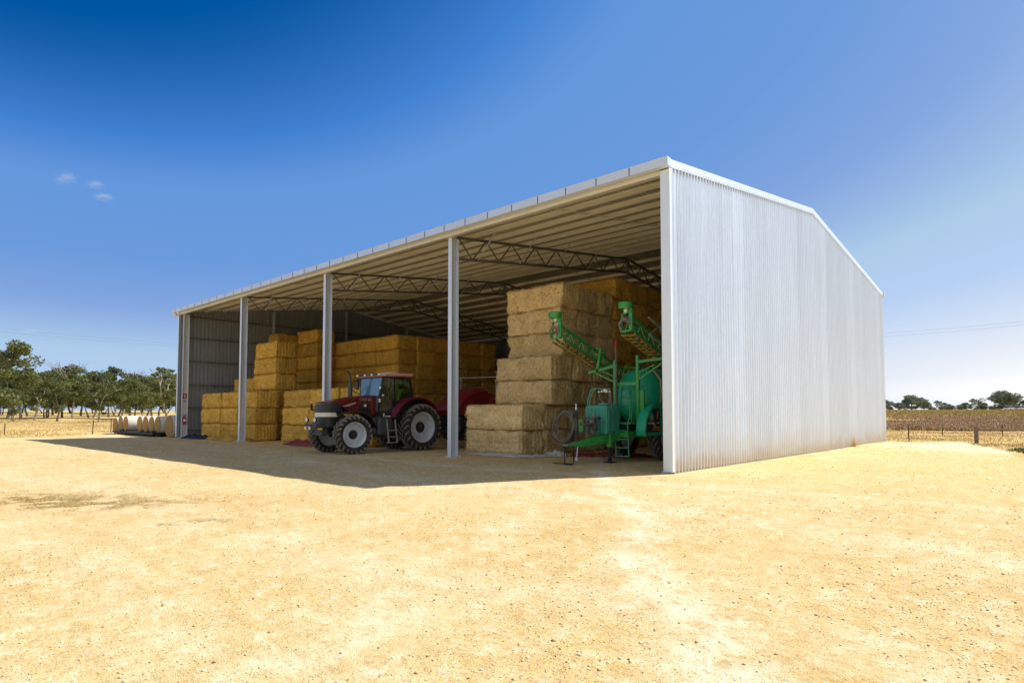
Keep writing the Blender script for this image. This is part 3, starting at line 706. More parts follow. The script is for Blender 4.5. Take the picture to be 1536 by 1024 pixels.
ORD = ['first', 'second', 'third', 'fourth', 'fifth', 'sixth', 'seventh', 'eighth']
def lay(k, n): return 'bottom bale' if k == 0 else 'top bale' if k == n-1 else ORD[k] + ' bale from the floor'
g = 'straw bales of the right hand stack'
for c in range(4):
    for k in range(2): bale(-18.04, -15.05+(.0 if c == 0 else -.03*c), 17.0+1.38*c, k*.96, 1.37, .962, 'pale straw: %s of the low %s row of the right hand stack' % (('bottom bale', 'upper bale')[k], ('front', 'second', 'third', 'fourth')[c]), g)
for c in range(3):
    for k in range(2): bale(-17.72, -14.76, 18.36+1.39*c, 1.925+k*.965, 1.38, .965, 'pale straw: %s bale, middle step of the right stack, %s from the front' % (('lower', 'upper')[k], ORD[c]), g)
for c in range(3):
    for k in range(3): bale(-17.97+(.1 if k == 1 else 0), -14.93-(.1*(k == 1))-(.05 if k == 0 else 0), 19.3+1.24*c, 3.86+k*1.0, 1.23, 1.0, 'pale straw: %s bale, top step of the right stack, %s from the front' % (('lower', 'middle', 'upper')[k], ORD[c]), g)
for c in range(4):
    for k in range(8): bale(-17.9, -14.92, 23.08+1.4*c, k*.957, 1.39, .957, 'straw: %s, %s column, tallest rear part of right stack' % (lay(k, 8), ('front', 'second', 'third', 'fourth')[c]), g, gold=True)
g = 'golden straw bales of the middle stack'
for c in range(3):
    for k in range(3): bale(-33.1+2.98*c, -30.2+2.98*c, 16.9, k*.957, 1.34, .957, 'golden straw: %s of the low front column %s' % (('bottom bale', 'middle bale', 'top bale')[k], ('left of the tractor nose', 'behind the tractor nose', 'behind the tractor bonnet')[c]), g, gold=True)
for c in range(4):
    for k in range(7): bale(-41.35+2.48*c, -38.89+2.48*c, 23.72, k*.945, 1.44, .945, 'golden: %s, %s, high face of middle stack' % (lay(k, 7), ('far left column', 'second column from the left', 'third column from the left', 'right corner column')[c]), g, gold=True)
for c in range(5):
    for k in range(7): bale(-33.91, -31.45+rb.uniform(-.05, .12)+(.14 if c % 2 == 0 else 0), 25.18+1.46*c, k*.945, 1.44, .945, 'golden: %s, %s column back, shaded side of middle stack' % (lay(k, 7), ORD[c+1]), g, gold=True)
g = 'golden straw bales of the left stack'
for c, (xa, xb) in enumerate(((-42.25, -39.3), (-39.15, -36.8), (-36.76, -34.42))):
    for k in range(3): bale(xa, xb, 15.97, k*.957, 1.34, .957, 'golden: %s of the low front row by the left wall, %s column' % (('bottom bale', 'middle bale', 'top bale')[k], ('left', 'centre', 'right')[c]), g, gold=True)
for k in range(6): bale(-38.4, -35.5, 17.7, k*1.0, 1.36, 1.0, 'golden: %s, tall column just behind the low front row at left' % lay(k, 6), g, gold=True)
for k in range(4): bale(-41.35, -38.45, 17.65, k*.96, 1.36, .96, 'golden straw: %s in the four high column against the left wall' % lay(k, 4), g, gold=True)
for k in range(8): bale(-41.55, -38.75, 22.25, k*.935, 1.36, .935, 'golden: %s in the highest column of the left stack' % lay(k, 8), g, gold=True)
for k in range(8): bale(-43.0, -41.68, 20.8, k*.91, 2.8, .91, 'golden: %s, rear column set end on beside the left wall' % lay(k, 8), g, gold=True, turned=True)

# ------------------------------------------------------------------ tarpaulins on the floor
def tarp(name, pts, wid, hgt, m, label, seed, nu=40, nv=12):
    """crumpled sheet bunched along a plan polyline"""
    pts = [Vector((*p, 0)) for p in pts]; V = []; F = []
    seg = [(pts[i+1]-pts[i]).length for i in range(len(pts)-1)]; T = sum(seg)
    for i in range(nu+1):
        s = T*i/nu; k = 0
        while k < len(seg)-1 and s > seg[k]: s -= seg[k]; k += 1
        d = (pts[k+1]-pts[k]).normalized(); c = pts[k] + d*min(s, seg[k]); n = Vector((-d.y, d.x, 0)); e = math.sin(PI*i/nu)**.35
        for j in range(nv+1):
            t = j/nv*2-1; q = c + n*(t*wid/2*(.6+.4*e)*(1+.5*noise.noise(Vector((i*.35, seed, j*.05))))) + d*.08*noise.noise(Vector((i*.5, j*.5, seed+7)))
            z = hgt*e*max(0, 1-t*t)*(.45+.9*abs(noise.noise(Vector((i*.33, j*.38, seed))))) + .03*abs(noise.noise(Vector((i*.9, j*.9, seed+3))))+.008
            V.append((q.x, q.y, z + float(.0)))
    for i in range(nu):
        for j in range(nv):
            a = i*(nv+1)+j; F.append((a, a+nv+1, a+nv+2, a+1))
    o = MB().add(V, F).build(name, m, smooth=60); md = o.modifiers.new('s', 'SOLIDIFY'); md.thickness = .006
    tag(o, label, 'tarpaulin')
tarp('tarpaulin', [(-42.3, 15.15), (-40.8, 15.2), (-39.3, 15.35)], 1.0, .34, M['tarp_dark'], 'crumpled blue-black tarpaulin on the floor at the foot of the left wall', 1)
tarp('tarpaulin', [(-40.1, 15.5), (-38.3, 15.5), (-36.0, 15.5), (-34.3, 15.6)], .75, .36, M['tarp_yel'], 'crumpled yellow and orange tarpaulin along the foot of the low left bales', 2, 70)
tarp('tarpaulin', [(-29.9, 15.7), (-28.0, 15.6), (-25.6, 15.7), (-24.2, 15.7)], 1.1, .42, M['tarp_red'], 'crumpled red tarpaulin on the floor beside the tractor front wheel', 3)
tarp('tarpaulin', [(-17.9, 16.75), (-16.4, 16.7), (-14.9, 16.75), (-14.45, 17.4), (-14.3, 18.6)], .55, .12, M['tarp_white'], 'off white tarpaulin edge sticking out under the right hand stack', 4, 60)
tarp('tarpaulin', [(-14.75, 17.9), (-14.3, 18.0), (-13.9, 18.2)], .5, .30, M['tarp_white'], 'folded white tarpaulin corner standing up beside the right hand stack', 6, 20)
tarp('tarpaulin', [(-13.9, 18.4), (-13.3, 18.9), (-12.4, 19.4), (-11.3, 20.0)], .8, .2, M['tarp_red'], 'dull red tarpaulin strip on the floor behind the sprayer drawbar', 5, 50)
can = empty('fuel_can', (-17.72, 15.9, 0), 'small orange-brown can standing between the post and the right hand stack', 'can')
MB().bbox(-.13, .13, -.1, .1, 0, .34, .03).build('body', mat('orange_can', (.40,.16,.03), .5, var=.3), can)
MB().tube([(-.08,0,.34),(-.06,0,.4),(.06,0,.4),(.08,0,.34)], .014, 6).lathe([(.03,0),(.03,.05),(.001,.05)], (.1,0,.33), 'z', 10).build('handle', M['black'], can)
#PART4
# ------------------------------------------------------------------ trees
def tree_meshes(k, h, w, m_leaf, m_bark, nclump=46, nleaf=150, ls=.34, style=0):
    r = random.Random(k); g = np.random.default_rng(k+100)
    tb = MB(); tips = []
    lean = r.uniform(-.1, .1)
    def limb(p, d, ln, rad, depth):
        pts = [p]; q = p.copy(); dd = d.copy()
        for i in range(4):
            dd = (dd + Vector((r.uniform(-.22,.22), r.uniform(-.22,.22), r.uniform(-.05,.16)))).normalized(); q = q + dd*ln/4; pts.append(q.copy())
        tb.tube(pts, [rad*(1-.14*i) for i in range(5)], 6)
        if depth == 0: tips.append(q); return
        tips.append(q) if depth < 2 and r.random() < .5 else None
        for i in range(r.choice((2,3,3))):
            a = r.uniform(0, 2*PI); sp = r.uniform(.45, .95)
            nd = (dd + Vector((math.cos(a)*sp, math.sin(a)*sp, r.uniform(-.15,.35)))).normalized()
            limb(q, nd, ln*r.uniform(.62,.85), rad*.55, depth-1)
    nst = r.choice((1,1,2,3)) if style == 0 else 1
    for s in range(nst):
        a = r.uniform(0, 2*PI); sp = .0 if nst == 1 else .35
        limb(Vector((.25*math.cos(a)*(nst>1), .25*math.sin(a)*(nst>1), -.3)), Vector((sp*math.cos(a)+lean, sp*math.sin(a), 1)).normalized(), h*.36, h*.024/(nst**.4), 3)
    T = np.array([tuple(t) for t in tips]); cen = T.mean(0)
    # fit tips into the wanted crown box
    sx = w*.42/max(1e-3, np.percentile(np.hypot(T[:,0]-cen[0], T[:,1]-cen[1]), 92)); 
    zlo, zhi = T[:,2].min(), T[:,2].max()
    def fit(V):
        V = V.copy(); f = np.clip((V[:,2]-h*.1)/(h*.45), 0, 1)
        V[:,0] = V[:,0]*(1+(sx-1)*f); V[:,1] = V[:,1]*(1+(sx-1)*f); V[:,2] = np.where(V[:,2] > h*.1, h*.1+(V[:,2]-h*.1)*(h*.86)/(zhi-h*.1), V[:,2]); return V
    tv = fit(np.array(tb.v)); tb.v = [tuple(v) for v in tv]; T = fit(T)
    ci = g.integers(0, len(T), nclump); C = T[ci] + g.normal(0, .05*w, (nclump,3))*(1,1,.6)
    mfree = nclump*3//5; C2 = g.normal(0, 1, (mfree, 3)); C2 /= np.linalg.norm(C2, axis=1)[:,None]; C2 *= g.uniform(.35, 1, (mfree,1))**.5
    low = h*(.17 if style == 0 else .08); lo_w = .30*w
    C2 = C2*(w*.36, w*.36, (h*.93-low)/2*.88) + (0, 0, (h*.93+low)/2); C[:mfree] = C2
    rr2 = (C[:,0]**2+C[:,1]**2)/(w*.5)**2; C[:,2] = np.where(C[:,2] > h*.55, h*.55+(C[:,2]-h*.55)*np.clip(1.04-.75*rr2, .1, 1.04), C[:,2])
    C[:,2] = np.clip(C[:,2], low, h*.95)
    n = nclump*nleaf; c = np.repeat(C, nleaf, 0); rad = np.repeat(g.uniform(.075, .15, nclump)*w, nleaf)
    d = g.normal(0, 1, (n,3)); d /= np.linalg.norm(d, axis=1)[:,None]; p = c + d*(rad*g.uniform(.25,1,n)**.5)[:,None]*(1,1,.55)
    p[:,2] -= .25*g.random(n)*rad
    u = g.normal(0,1,(n,3)); u[:,2] -= .5; u /= np.linalg.norm(u,axis=1)[:,None]; v = np.cross(u, g.normal(0,1,(n,3))); v /= np.linalg.norm(v,axis=1)[:,None]
    sz = (ls*g.uniform(.5,1.3,n))[:,None]; u = u*sz*.5; v = v*sz*.28
    V = np.stack([p-u, p+v, p+u, p-v], 1).reshape(-1,3)
    cr = np_mesh('crown', V, np.arange(4*n).reshape(-1,4), m_leaf); cm = cr.data; bpy.data.objects.remove(cr)
    to = tb.build('trunk', m_bark, smooth=50); tm = to.data; bpy.data.objects.remove(to)
    return tm, cm, h
TV = [tree_meshes(1, 10, 8.0, M['leaf'], M['bark']), tree_meshes(2, 10, 7.0, M['leaf'], M['bark_dark'], 40), tree_meshes(3, 10, 9.0, M['leaf'], M['bark_dark'], 60),
      tree_meshes(4, 10, 6.5, M['leaf'], M['bark'], 30, 120), tree_meshes(8, 10, 8.5, M['leaf'], M['bark'], 52)]
TF = [tree_meshes(5, 8, 9.0, M['leaf_hazed'], M['bark_dark'], 70, 110, .5, 1), tree_meshes(6, 8, 11.0, M['leaf_hazed'], M['bark_dark'], 90, 100, .5, 1), tree_meshes(7, 8, 8.5, M['leaf_hazed'], M['bark_dark'], 34, 110, .45, 1)]
rt = random.Random(11)
def tree(px, ytop, D, V, label, group, ws=1.0, name='gum_tree'):
    if name == 'paddock_tree': ws *= 1.25
    tm, cm, h0 = V; x, y, _ = at(px, D); z = fh(x, y); top = H + (619.5-ytop)/F_PX*D
    s = (top-z)/(h0*.97); o = empty(name, (x, y, z-.05), label, 'tree', group, rt.uniform(0, 2*PI)); o.scale = (s*ws, s*ws, s)
    for nm, me in (('trunk', tm), ('crown', cm)):
        c = bpy.data.objects.new(nm, me); COL.objects.link(c); c.parent = o
    return o
GL = 'gum trees along the paddock left of the shed'
for a in (
 (-6, 505, 78, 2, 1.0, 'tallest green gum, cut off by the left edge of the photo'),
 (12, 541, 112, 1, 1.1, 'dark trunked gum standing just right of the tallest tree at far left'),
 (32, 533, 118, 0, .95, 'gum with a domed dark crown rising above its neighbours at far left'),
 (52, 556, 108, 3, 1.1, 'thin sparse gum with a pale leaning trunk, third gap from the left edge'),
 (70, 549, 125, 4, 1.05, 'broad mid green gum between the domed tree and the twin crowned pair'),
 (94, 543, 130, 2, .9, 'left hand gum of the high twin crowned pair'),
 (110, 543, 122, 0, .9, 'right hand gum of the high twin crowned pair'),
 (86, 568, 100, 1, 1.15, 'low bright green gum in front of the twin crowned pair'),
 (137, 549, 128, 4, 1.0, 'brownish gum with bare twigs at its top, beside the twin crowned pair'),
 (150, 574, 96, 3, 1.25, 'low bright green gum leaning over two pale trunks'),
 (164, 549, 135, 1, .9, 'dark narrow gum with a thick black trunk above the round bales'),
 (184, 553, 126, 0, .9, 'olive gum over the middle of the round bale row'),
 (203, 566, 104, 2, .95, 'low drooping gum whose branches nearly reach the round bales'),
 (217, 557, 120, 4, 1.0, 'wide rounded gum behind the trailer'),
 (238, 561, 130, 3, 1.15, 'thin gum with many white trunks left of the shed'),
 (253, 549, 118, 3, 1.2, 'sparse pale stemmed gum touching the left edge of the shed'),
 (20, 578, 96, 4, 1.1, 'low spreading gum under the tallest tree at far left'),
 (42, 566, 140, 1, 1.2, 'dark gum filling the gap right of the domed tree at far left'),
 (122, 560, 145, 2, 1.1, 'dark rear gum between the twin crowned pair and the twiggy topped tree'),
 (175, 566, 150, 4, 1.2, 'rear gum in the gap above the left end of the round bales'),
 (228, 567, 150, 2, 1.2, 'rear gum above the trailer wheel'),
 (2, 560, 150, 4, 1.2, 'rear gum behind the tallest tree at far left'),
 (80, 562, 155, 2, 1.2, 'rear gum glimpsed under the broad mid green tree'),
 (196, 560, 155, 1, 1.2, 'rear gum behind the olive one over the round bales'),
 (272, 556, 128, 1, 1.1, 'gum mostly hidden behind the left wall of the shed')):
    tree(a[0], a[1], a[2]*(.97 if a[0] > 0 else 1), TV[a[3]], a[5], GL, a[4])
for i in range(16):
    tree(-4+18*i+rt.uniform(-4,4), rt.uniform(568, 582), rt.uniform(165, 200), TV[i % 5], 'small rear gum mostly hidden behind the front row of trees left of the shed', GL, 1.5)
GR = 'trees on the skyline right of the shed'
for a in (
 (1318, 598, 330, 0, 1.0, 'far grey-green tree at the far corner of the shed wall'),
 (1334, 600, 340, 2, 1.1, 'far rounded tree first clear of the shed wall'),
 (1349, 603, 320, 0, 1.0, 'low far tree between the shed corner and the spreading crown'),
 (1367, 593, 330, 1, .85, 'far tree with the tall open spreading crown, near the shed'),
 (1386, 595, 335, 0, .8, 'far flat topped tree touching the open spreading crown'),
 (1409, 600, 345, 2, 1.0, 'far small domed tree standing free between two gaps'),
 (1424, 607, 320, 0, 1.1, 'lowest far bushy tree in the dip of the skyline'),
 (1441, 606, 340, 1, .8, 'far dark tree left of the tuft topped one'),
 (1451, 603, 325, 0, .9, 'far bright green bushy tree left of the tuft topped one'),
 (1463, 597, 345, 2, .8, 'far tuft topped tree over the timber post'),
 (1475, 604, 350, 1, .8, 'far pale tree right of the tuft topped one'),
 (1488, 608, 360, 0, 1.0, 'low far tree left of the biggest crown on the skyline'),
 (1507, 586.5, 330, 1, .85, 'biggest far tree with an airy rounded crown above the white cars'),
 (1527, 592, 335, 2, 1.0, 'far tree right of the biggest crown'),
 (1543, 600, 330, 0, 1.0, 'far tree cut off by the right edge of the photo'),
 (1398, 609, 380, 0, 1.3, 'hazy low tree filling the gap right of the flat topped tree'),
 (1436, 610, 400, 2, 1.4, 'hazy low tree in the gap above the dip of the skyline'),
 (1357, 608, 390, 2, 1.5, 'hazy low tree filling the gap left of the open spreading crown'),
 (1416, 608, 400, 1, 1.4, 'hazy low tree behind the small domed one'),
 (1468, 608, 410, 0, 1.5, 'hazy low tree behind the tuft topped one'),
 (1516, 607, 400, 2, 1.5, 'hazy low tree behind the right side of the biggest crown'),
 (1328, 608, 400, 1, 1.5, 'hazy low tree behind the first one clear of the wall'),
 (1494, 609, 420, 1, 1.2, 'hazy low tree behind the left side of the biggest crown')):
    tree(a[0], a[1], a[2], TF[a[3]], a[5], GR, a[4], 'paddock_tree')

# ------------------------------------------------------------------ fences
def picket(parent, px, D, ytop, lean=0):
    x, y, _ = at(px, D); z = fh(x, y); zt_ = H - (ytop-619.5)/F_PX*D; mb = MB()
    o = parent.location
    mb.bar((x-o.x, y-o.y, z-.2-o.z), (x-o.x+lean, y-o.y, zt_-o.z), .06, .035); mb.bar((x-o.x, y-o.y-.02, z-.2-o.z), (x-o.x+lean, y-o.y-.02, zt_-o.z), .012, .04)
    mb.build('post', M['picket'], parent); return Vector((x, y, z)), Vector((x+lean, y, zt_))
def wires(parent, tops, hs):
    o = parent.location
    for f in hs:
        mb = MB(); mb.tube([b.lerp(t, f) - o for b, t in tops], .004, 4); mb.build('wire', M['wire'], parent)
f1 = empty('wire_fence', at(9, 47, 0), 'thin wire fence with steel posts along the paddock left of the shed', 'fence')
tp = [picket(f1, -120, 50, 634), picket(f1, 9, 47.5, 634.5), picket(f1, 140, 50, 630, .25), picket(f1, 168, 52, 627)]
wires(f1, tp, (.3, .6, .92))
f2 = empty('wire_fence', at(1412, 51, 0), 'thin wire fence with steel posts across the paddock right of the shed', 'fence')
tp = [picket(f2, 1300, 58, 636), picket(f2, 1328, 56, 636.6), picket(f2, 1412, 51.5, 636.6), picket(f2, 1502, 51, 638), picket(f2, 1610, 50.5, 639)]
wires(f2, tp, (.35, .65, .92))
f4 = empty('steel_post', at(1361.5, 42.5, 0), 'dark steel post standing alone just right of the shed far corner', 'post'); picket(f4, 1361.5, 42.5, 636.6)
f3 = empty('timber_rail', at(1462, 39, 0), 'grey timber strainer post with one long round rail, right of the shed', 'fence')
o = f3.location; x, y, _ = at(1462.5, 39); z = fh(x, y)-.3; x2, y2, _ = at(1700, 37.5)
for (a, b) in ((x, y), (x2, y2)):
    mb = MB(); mb.tube([(a-o.x, b-o.y, z), (a-o.x, b-o.y, .45), (a-o.x+.01, b-o.y, .74)], [.12,.115,.105], 12); mb.build('post', M['timber'], f3, smooth=True)
mb = MB(); mb.tube([(x-o.x, y-o.y-.04, .60), ((x+x2)/2-o.x, (y+y2)/2-o.y, .555), (x2-o.x, y2-o.y, .54)], [.055,.06,.055], 8); mb.build('rail', M['timber'], f3, smooth=True)

# ------------------------------------------------------------------ power lines (poles stand beyond the frame and behind the shed)
def powerline(label, ends, dz):
    a, b = [Vector(e) for e in ends]; r = empty('power_line', (a.x, a.y, 0), label, 'power line')
    n = Vector((-(b-a).y, (b-a).x, 0)).normalized()
    for s, d in ((-1.0, 0), (1.0, dz)):
        pts = [a.lerp(b, t/14) + n*s + Vector((0,0,d-1.2*4*(t/14)*(1-t/14))) for t in range(15)]
        mb = MB().tube([p - Vector((a.x, a.y, 0)) for p in pts], .008, 4); mb.build('wire', M['wire'], r)
    for p in (a, b):
        q = p - Vector((a.x, a.y, 0)); zg = fh(p.x, p.y)
        mb = MB().tube([(q.x, q.y, zg-.5), (q.x, q.y, q.z+.3)], [.17,.12], 8); mb.bar(q-n*1.3+Vector((0,0,-.12)), q+n*1.3+Vector((0,0,-.12)), .1, .12); mb.build('pole', M['timber'], r)
powerline('two faint overhead wires crossing the sky left of the shed', (at(-420, 52, 11.2), at(470, 112, 13.0)), .6)
powerline('two faint overhead wires crossing the sky right of the shed', (at(1120, 118, 15.2), at(2050, 55, 13.0)), .7)

# ------------------------------------------------------------------ clouds
def cloud_mat():
    m = bpy.data.materials.new('thin_cloud'); m.use_nodes = True; nt = m.node_tree; N = nt.nodes; L = nt.links
    N.remove(N['Principled BSDF']); pv = N.new('ShaderNodeVolumePrincipled'); pv.inputs['Color'].default_value = (.98,.98,1,1); pv.inputs['Anisotropy'].default_value = .0
    tc = N.new('ShaderNodeTexCoord'); f = noise_node(nt, tc.outputs['Object'], .075, 6, .7, (.5, 1, 1.8))
    ln = N.new('ShaderNodeVectorMath'); ln.operation = 'LENGTH'; mp = N.new('ShaderNodeMapping'); mp.inputs['Scale'].default_value = (2, 2, 2); mp.inputs['Location'].default_value = (-1,-1,-1)
    L.new(tc.outputs['Generated'], mp.inputs['Vector']); L.new(mp.outputs['Vector'], ln.inputs[0])
    fall = math_node(nt, 'SUBTRACT', 1.0, ln.outputs['Value'], True)
    d = math_node(nt, 'MULTIPLY', math_node(nt, 'SUBTRACT', math_node(nt, 'ADD', f, math_node(nt, 'MULTIPLY', fall, .30)), .60, True), .10)
    L.new(d, pv.inputs['Density']); L.new(pv.outputs[0], N['Material Output'].inputs['Volume']); return m
M['cloud'] = cloud_mat()
for i, (px, y, wpx, hpx, lab) in enumerate(((87, 261, 46, 22, 'small bright wisp of cloud, upper left of the three at left'), (133, 271, 34, 18, 'tiny faint wisp of cloud in the middle of the three at left'), (145, 290, 46, 18, 'thin streak of cloud, lowest of the three at left'), (40, 496, 40, 9, 'faint flat cloud low over the left trees'))):
    D = 1500; x, yy, _ = at(px, D); z = H + (619.5-y)/F_PX*D; a, b, c = wpx/F_PX*D/2, 22, hpx/F_PX*D/2
    mb = MB(); mb.lathe([(max(.01, math.sin(PI*t/16)), -math.cos(PI*t/16)) for t in range(17)], (0,0,0), 'z', 32)
    mb.v = [(p[0]*a, p[1]*b, p[2]*c) for p in mb.v]
    o = mb.build('cloud', M['cloud']); o.location = (x, yy, z); o.rotation_euler = (0, R((-6, 4, 10, 2)[i]), A); tag(o, lab, 'cloud', 'small clouds at the left of the sky')

# ------------------------------------------------------------------ round bales and trailer, left
tr = empty('flat_trailer', (-50.5, 15.3, -.08), 'low flat deck trailer under the row of round bales, left of the shed', 'trailer')
MB().box(-4.7, 4.4, -.95, .95, .26, .33).box(-4.7, 4.4, -.97, -.951, .22, .345).box(-4.7,4.4,.951,.97,.22,.345).build('deck', M['iron'], tr)
MB().box(-4.3, 4.2, -.45, -.37, .10, .255).box(-4.3, 4.2, .37, .45, .10, .255).build('chassis', M['iron'], tr)
for x in (-2.2, 2.0, 3.9):
    for s in (-1, 1):
        wm = MB().lathe([(.04,-.09),(.15,-.09),(.24,-.07),(.25,0),(.24,.07),(.15,.09),(.04,.09)], (x, s*.80, .24 if x > 3 else .16), 'y', 18, True)
        if x < 3: wm.v = [(v[0], v[1], min(v[2], .255)) for v in wm.v]
        wm.build('wheel', M['rubber'], tr, smooth=True)
MB().bar((-4.7,.4,.2),(-6.0,0,.2),.08).bar((-4.7,-.4,.2),(-6.0,0,.2),.08).build('drawbar', M['iron'], tr)
def round_bale(x, y, z, r, ln, label):
    o = empty('round_bale', (x, y, z+r), label, 'round bale', 'round bales left of the shed')
    rr = random.Random(int(x*100)); n = 40; V = []
    mb = MB(); prof = [(r*.97, -ln/2), (r, -ln/2+.04), (r*1.005, 0), (r, ln/2-.04), (r*.97, ln/2)]
    mb.lathe(prof, (0,0,0), 'y', n); mb.v = [(p[0]*(1+.012*noise.noise(Vector((p[0]*3, p[1]*4, p[2]*3+x)))), p[1], p[2]*(1+.012*noise.noise(Vector((p[0]*3, p[1]*4, p[2]*3+x))))*.985) for p in mb.v]
    mb.build('net_wrap', M['net_wrap'], o, smooth=True)
    for s in (-1, 1):
        rings = [(r*.965*k/7+.001, s*(ln/2+.004+.02*(1 if k % 2 else 0)+.02*(1-k/7))) for k in range(8)]
        e = MB().lathe(rings, (0,0,0), 'y', n); e.v = [(p[0], p[1]+.02*noise.noise(Vector((p[0]*5, x, p[2]*5))), p[2]*.985) for p in e.v]; e.build('straw_end', M['bale_end'], o, smooth=True)
NM = ['end bale at the far left of the row', 'second from the left, before the pair with the long white side', 'third from the left, just left of the long white side', 'fourth from the left, right of the long white side', 'fifth from the left, with a peaked brown end', 'sixth from the left, broad brown end', 'seventh from the left, last one on the trailer']
for i, x in enumerate((-55.9, -54.6, -53.35, -50.1, -48.85, -47.6, -46.35)):
    round_bale(x, 15.3, .25 if i else -.05, .575 if i else .66, 1.15, 'net wrapped round bale, ' + NM[i])
round_bale(-44.55, 15.45, -.03, .76, 1.2, 'big round bale on the ground against the shed, shaded')

# ------------------------------------------------------------------ distant white cars
def far_car(px, D, label, rz, col):
    x, y, _ = at(px, D); r = empty('parked_car', (x, y, fh(x, y)), label, 'car', 'white cars on the skyline at right', rz)
    MB().prism([(-2.4,.45),(2.3,.45),(2.4,.7),(2.3,1.0),(1.2,1.1),(-2.4,1.1)], 'y', -.9, .9).build('body', col, r, bevel=.06)
    MB().prism([(-2.2,1.1),(1.1,1.1),(.5,1.72),(-1.9,1.75)], 'y', -.8, .8).build('window_band', M['greycast'], r)
    MB().prism([(-1.95,1.70),(.55,1.70),(.4,1.82),(-1.8,1.84)], 'y', -.83, .83).build('roof', col, r)
    for a in (-1.5, 1.5):
        for s in (-.82, .82): MB().lathe([(.05,-.11),(.36,-.11),(.38,0),(.36,.11),(.05,.11)], (a, s, .36), 'y', 16, True).build('wheel', M['rubber'], r)
far_car(1515, 226, 'white car under the biggest skyline tree, left one of two', A+.35, M['white'])
far_car(1532, 226, 'white car at the right edge of the photo, right one of two', A+.2, M['white'])
# weed at the wall foot
wd = empty('weed', (-7.75, 32.4, 0), 'small dry weed growing at the foot of the sunlit shed wall', 'weed')
g_ = RNG.normal(0, .05, (70, 2)); b_ = blades(g_, .34, .012, 'leaves', M['grass'], up=.95, parent=wd, zf=np.zeros(70))
MB().tube([(0,0,0),(.01,.02,.3),(0,.05,.5)], .006, 5).build('stem', M['grass'], wd)
#PART5
# ------------------------------------------------------------------ wheels (axis along y, outer face +y), origin at the wheel centre
def make_wheel(Rr, wd, rim, parent, loc, rot=0, side=1, rimmat='rim', hubmat='iron', dual=False):
    """agricultural wheel: rim disc with child tyre and hub"""
    mb = MB(); w2 = wd/2
    prof = [(.001,.02), (rim*.40,.02), (rim*.44,.05), (rim*.60,.055), (rim*.64,.0), (rim*.86,-.05*0-.02), (rim*.88, w2*.50), (rim*.93, w2*.56), (rim*.95, w2*.70), (rim*1.0, w2*.74), (rim*1.0, w2*.66), (rim*.9,-w2*.66), (rim*1.0,-w2*.74), (rim*.95,-w2*.70), (rim*.86,-.04), (rim*.3,-.05), (.001,-.05)]
    mb.lathe([(a, b*side) for a, b in prof], (0,0,0), 'y', 40)
    wh = mb.build('wheel', M[rimmat], parent, smooth=35); wh.location = loc; wh.rotation_euler = (0, 0, rot)
    t = MB(); h = Rr*.052; r0 = Rr-h
    prof = [(rim*.97,w2*.70),(rim*1.04,w2*.80),(rim+(r0-rim)*.35,w2*.99),(rim+(r0-rim)*.62,w2*1.0),(rim+(r0-rim)*.86,w2*.94),(r0*.985,w2*.80),(r0,w2*.4),(r0*1.003,0)]
    prof = prof + [(a,-b) for a, b in prof[:-1][::-1]]
    t.lathe(prof, (0,0,0), 'y', 56); ty = t.build('tyre', M['rubber'], wh, smooth=50)
    lg = MB(); n = 22
    for i in range(n):
        for s in (1, -1):
            th = 2*PI*(i + (.5 if s < 0 else 0))/n
            rings = []
            for k in range(5):
                f = k/4; y = s*w2*(.02 + .93*f); a = th + .34*f**.9; rr = r0*(1.0 - .0*f) - (.014*Rr if f > .9 else 0); wdt = (.030 if f < .9 else .042)*Rr/rr
                ring = []
                for (da, dr) in ((-wdt,-.02*Rr),(wdt,-.02*Rr),(wdt*.8,h if f < .95 else h*.8),(-wdt*.8,h if f < .95 else h*.8)):
                    ring.append(((rr+dr)*math.cos(a+da), y, (rr+dr)*math.sin(a+da)))
                rings.append(ring)
            # shoulder drop
            a = th+.37; ring = [((r0*.9+dr)*math.cos(a+da), s*w2*1.0, (r0*.9+dr)*math.sin(a+da)) for da, dr in ((-.045,-.03*Rr),(.045,-.03*Rr),(.04,.03*Rr),(-.04,.03*Rr))]
            rings.append(ring); lg.loft(rings)
    lg.build('tread', M['rubber_dusty'], ty) if parent is None else None
    # tread lugs are pattern of the tyre: join them into the tyre mesh
    me = ty.data; tv = [tuple(v.co) for v in me.vertices]; tf = [tuple(p.vertices) for p in me.polygons]
    bpy.data.objects.remove(ty); j = MB().add(tv, tf); j.add(lg.v, lg.f); ty = j.build('tyre', M['tyre'], wh, smooth=35)
    ty.data.materials.append(M['rubber_dusty'])
    for p in ty.data.polygons[len(tf):]: p.material_index = 1
    hb = MB(); s = side
    hb.lathe([(.001,.16*s),(rim*.16,.16*s),(rim*.20,.13*s),(rim*.24,.06*s),(rim*.34,.055*s),(rim*.36,.02*s)], (0,0,0), 'y', 24)
    for k in range(10):
        a = 2*PI*k/10; hb.lathe([(.018,.02*s),(.018,.085*s),(.001,.09*s)], (rim*.30*math.cos(a),0,rim*.30*math.sin(a)), 'y', 6)
    hb.build('hub', M[hubmat], wh, smooth=35)
    return wh
def tyre_mat():
    m = bpy.data.materials.new('tyre_rubber'); m.use_nodes = True; nt = m.node_tree; b = nt.nodes['Principled BSDF']; b.inputs['Roughness'].default_value = .78
    tc = nt.nodes.new('ShaderNodeTexCoord'); f = noise_node(nt, tc.outputs['Object'], 5, 8, .7)
    nt.links.new(ramp(nt, f, [(.35, (.018,.017,.016)), (.6, (.045,.040,.034)), (.75, (.12,.10,.075))]), b.inputs['Base Color']); return m
M['tyre'] = tyre_mat()

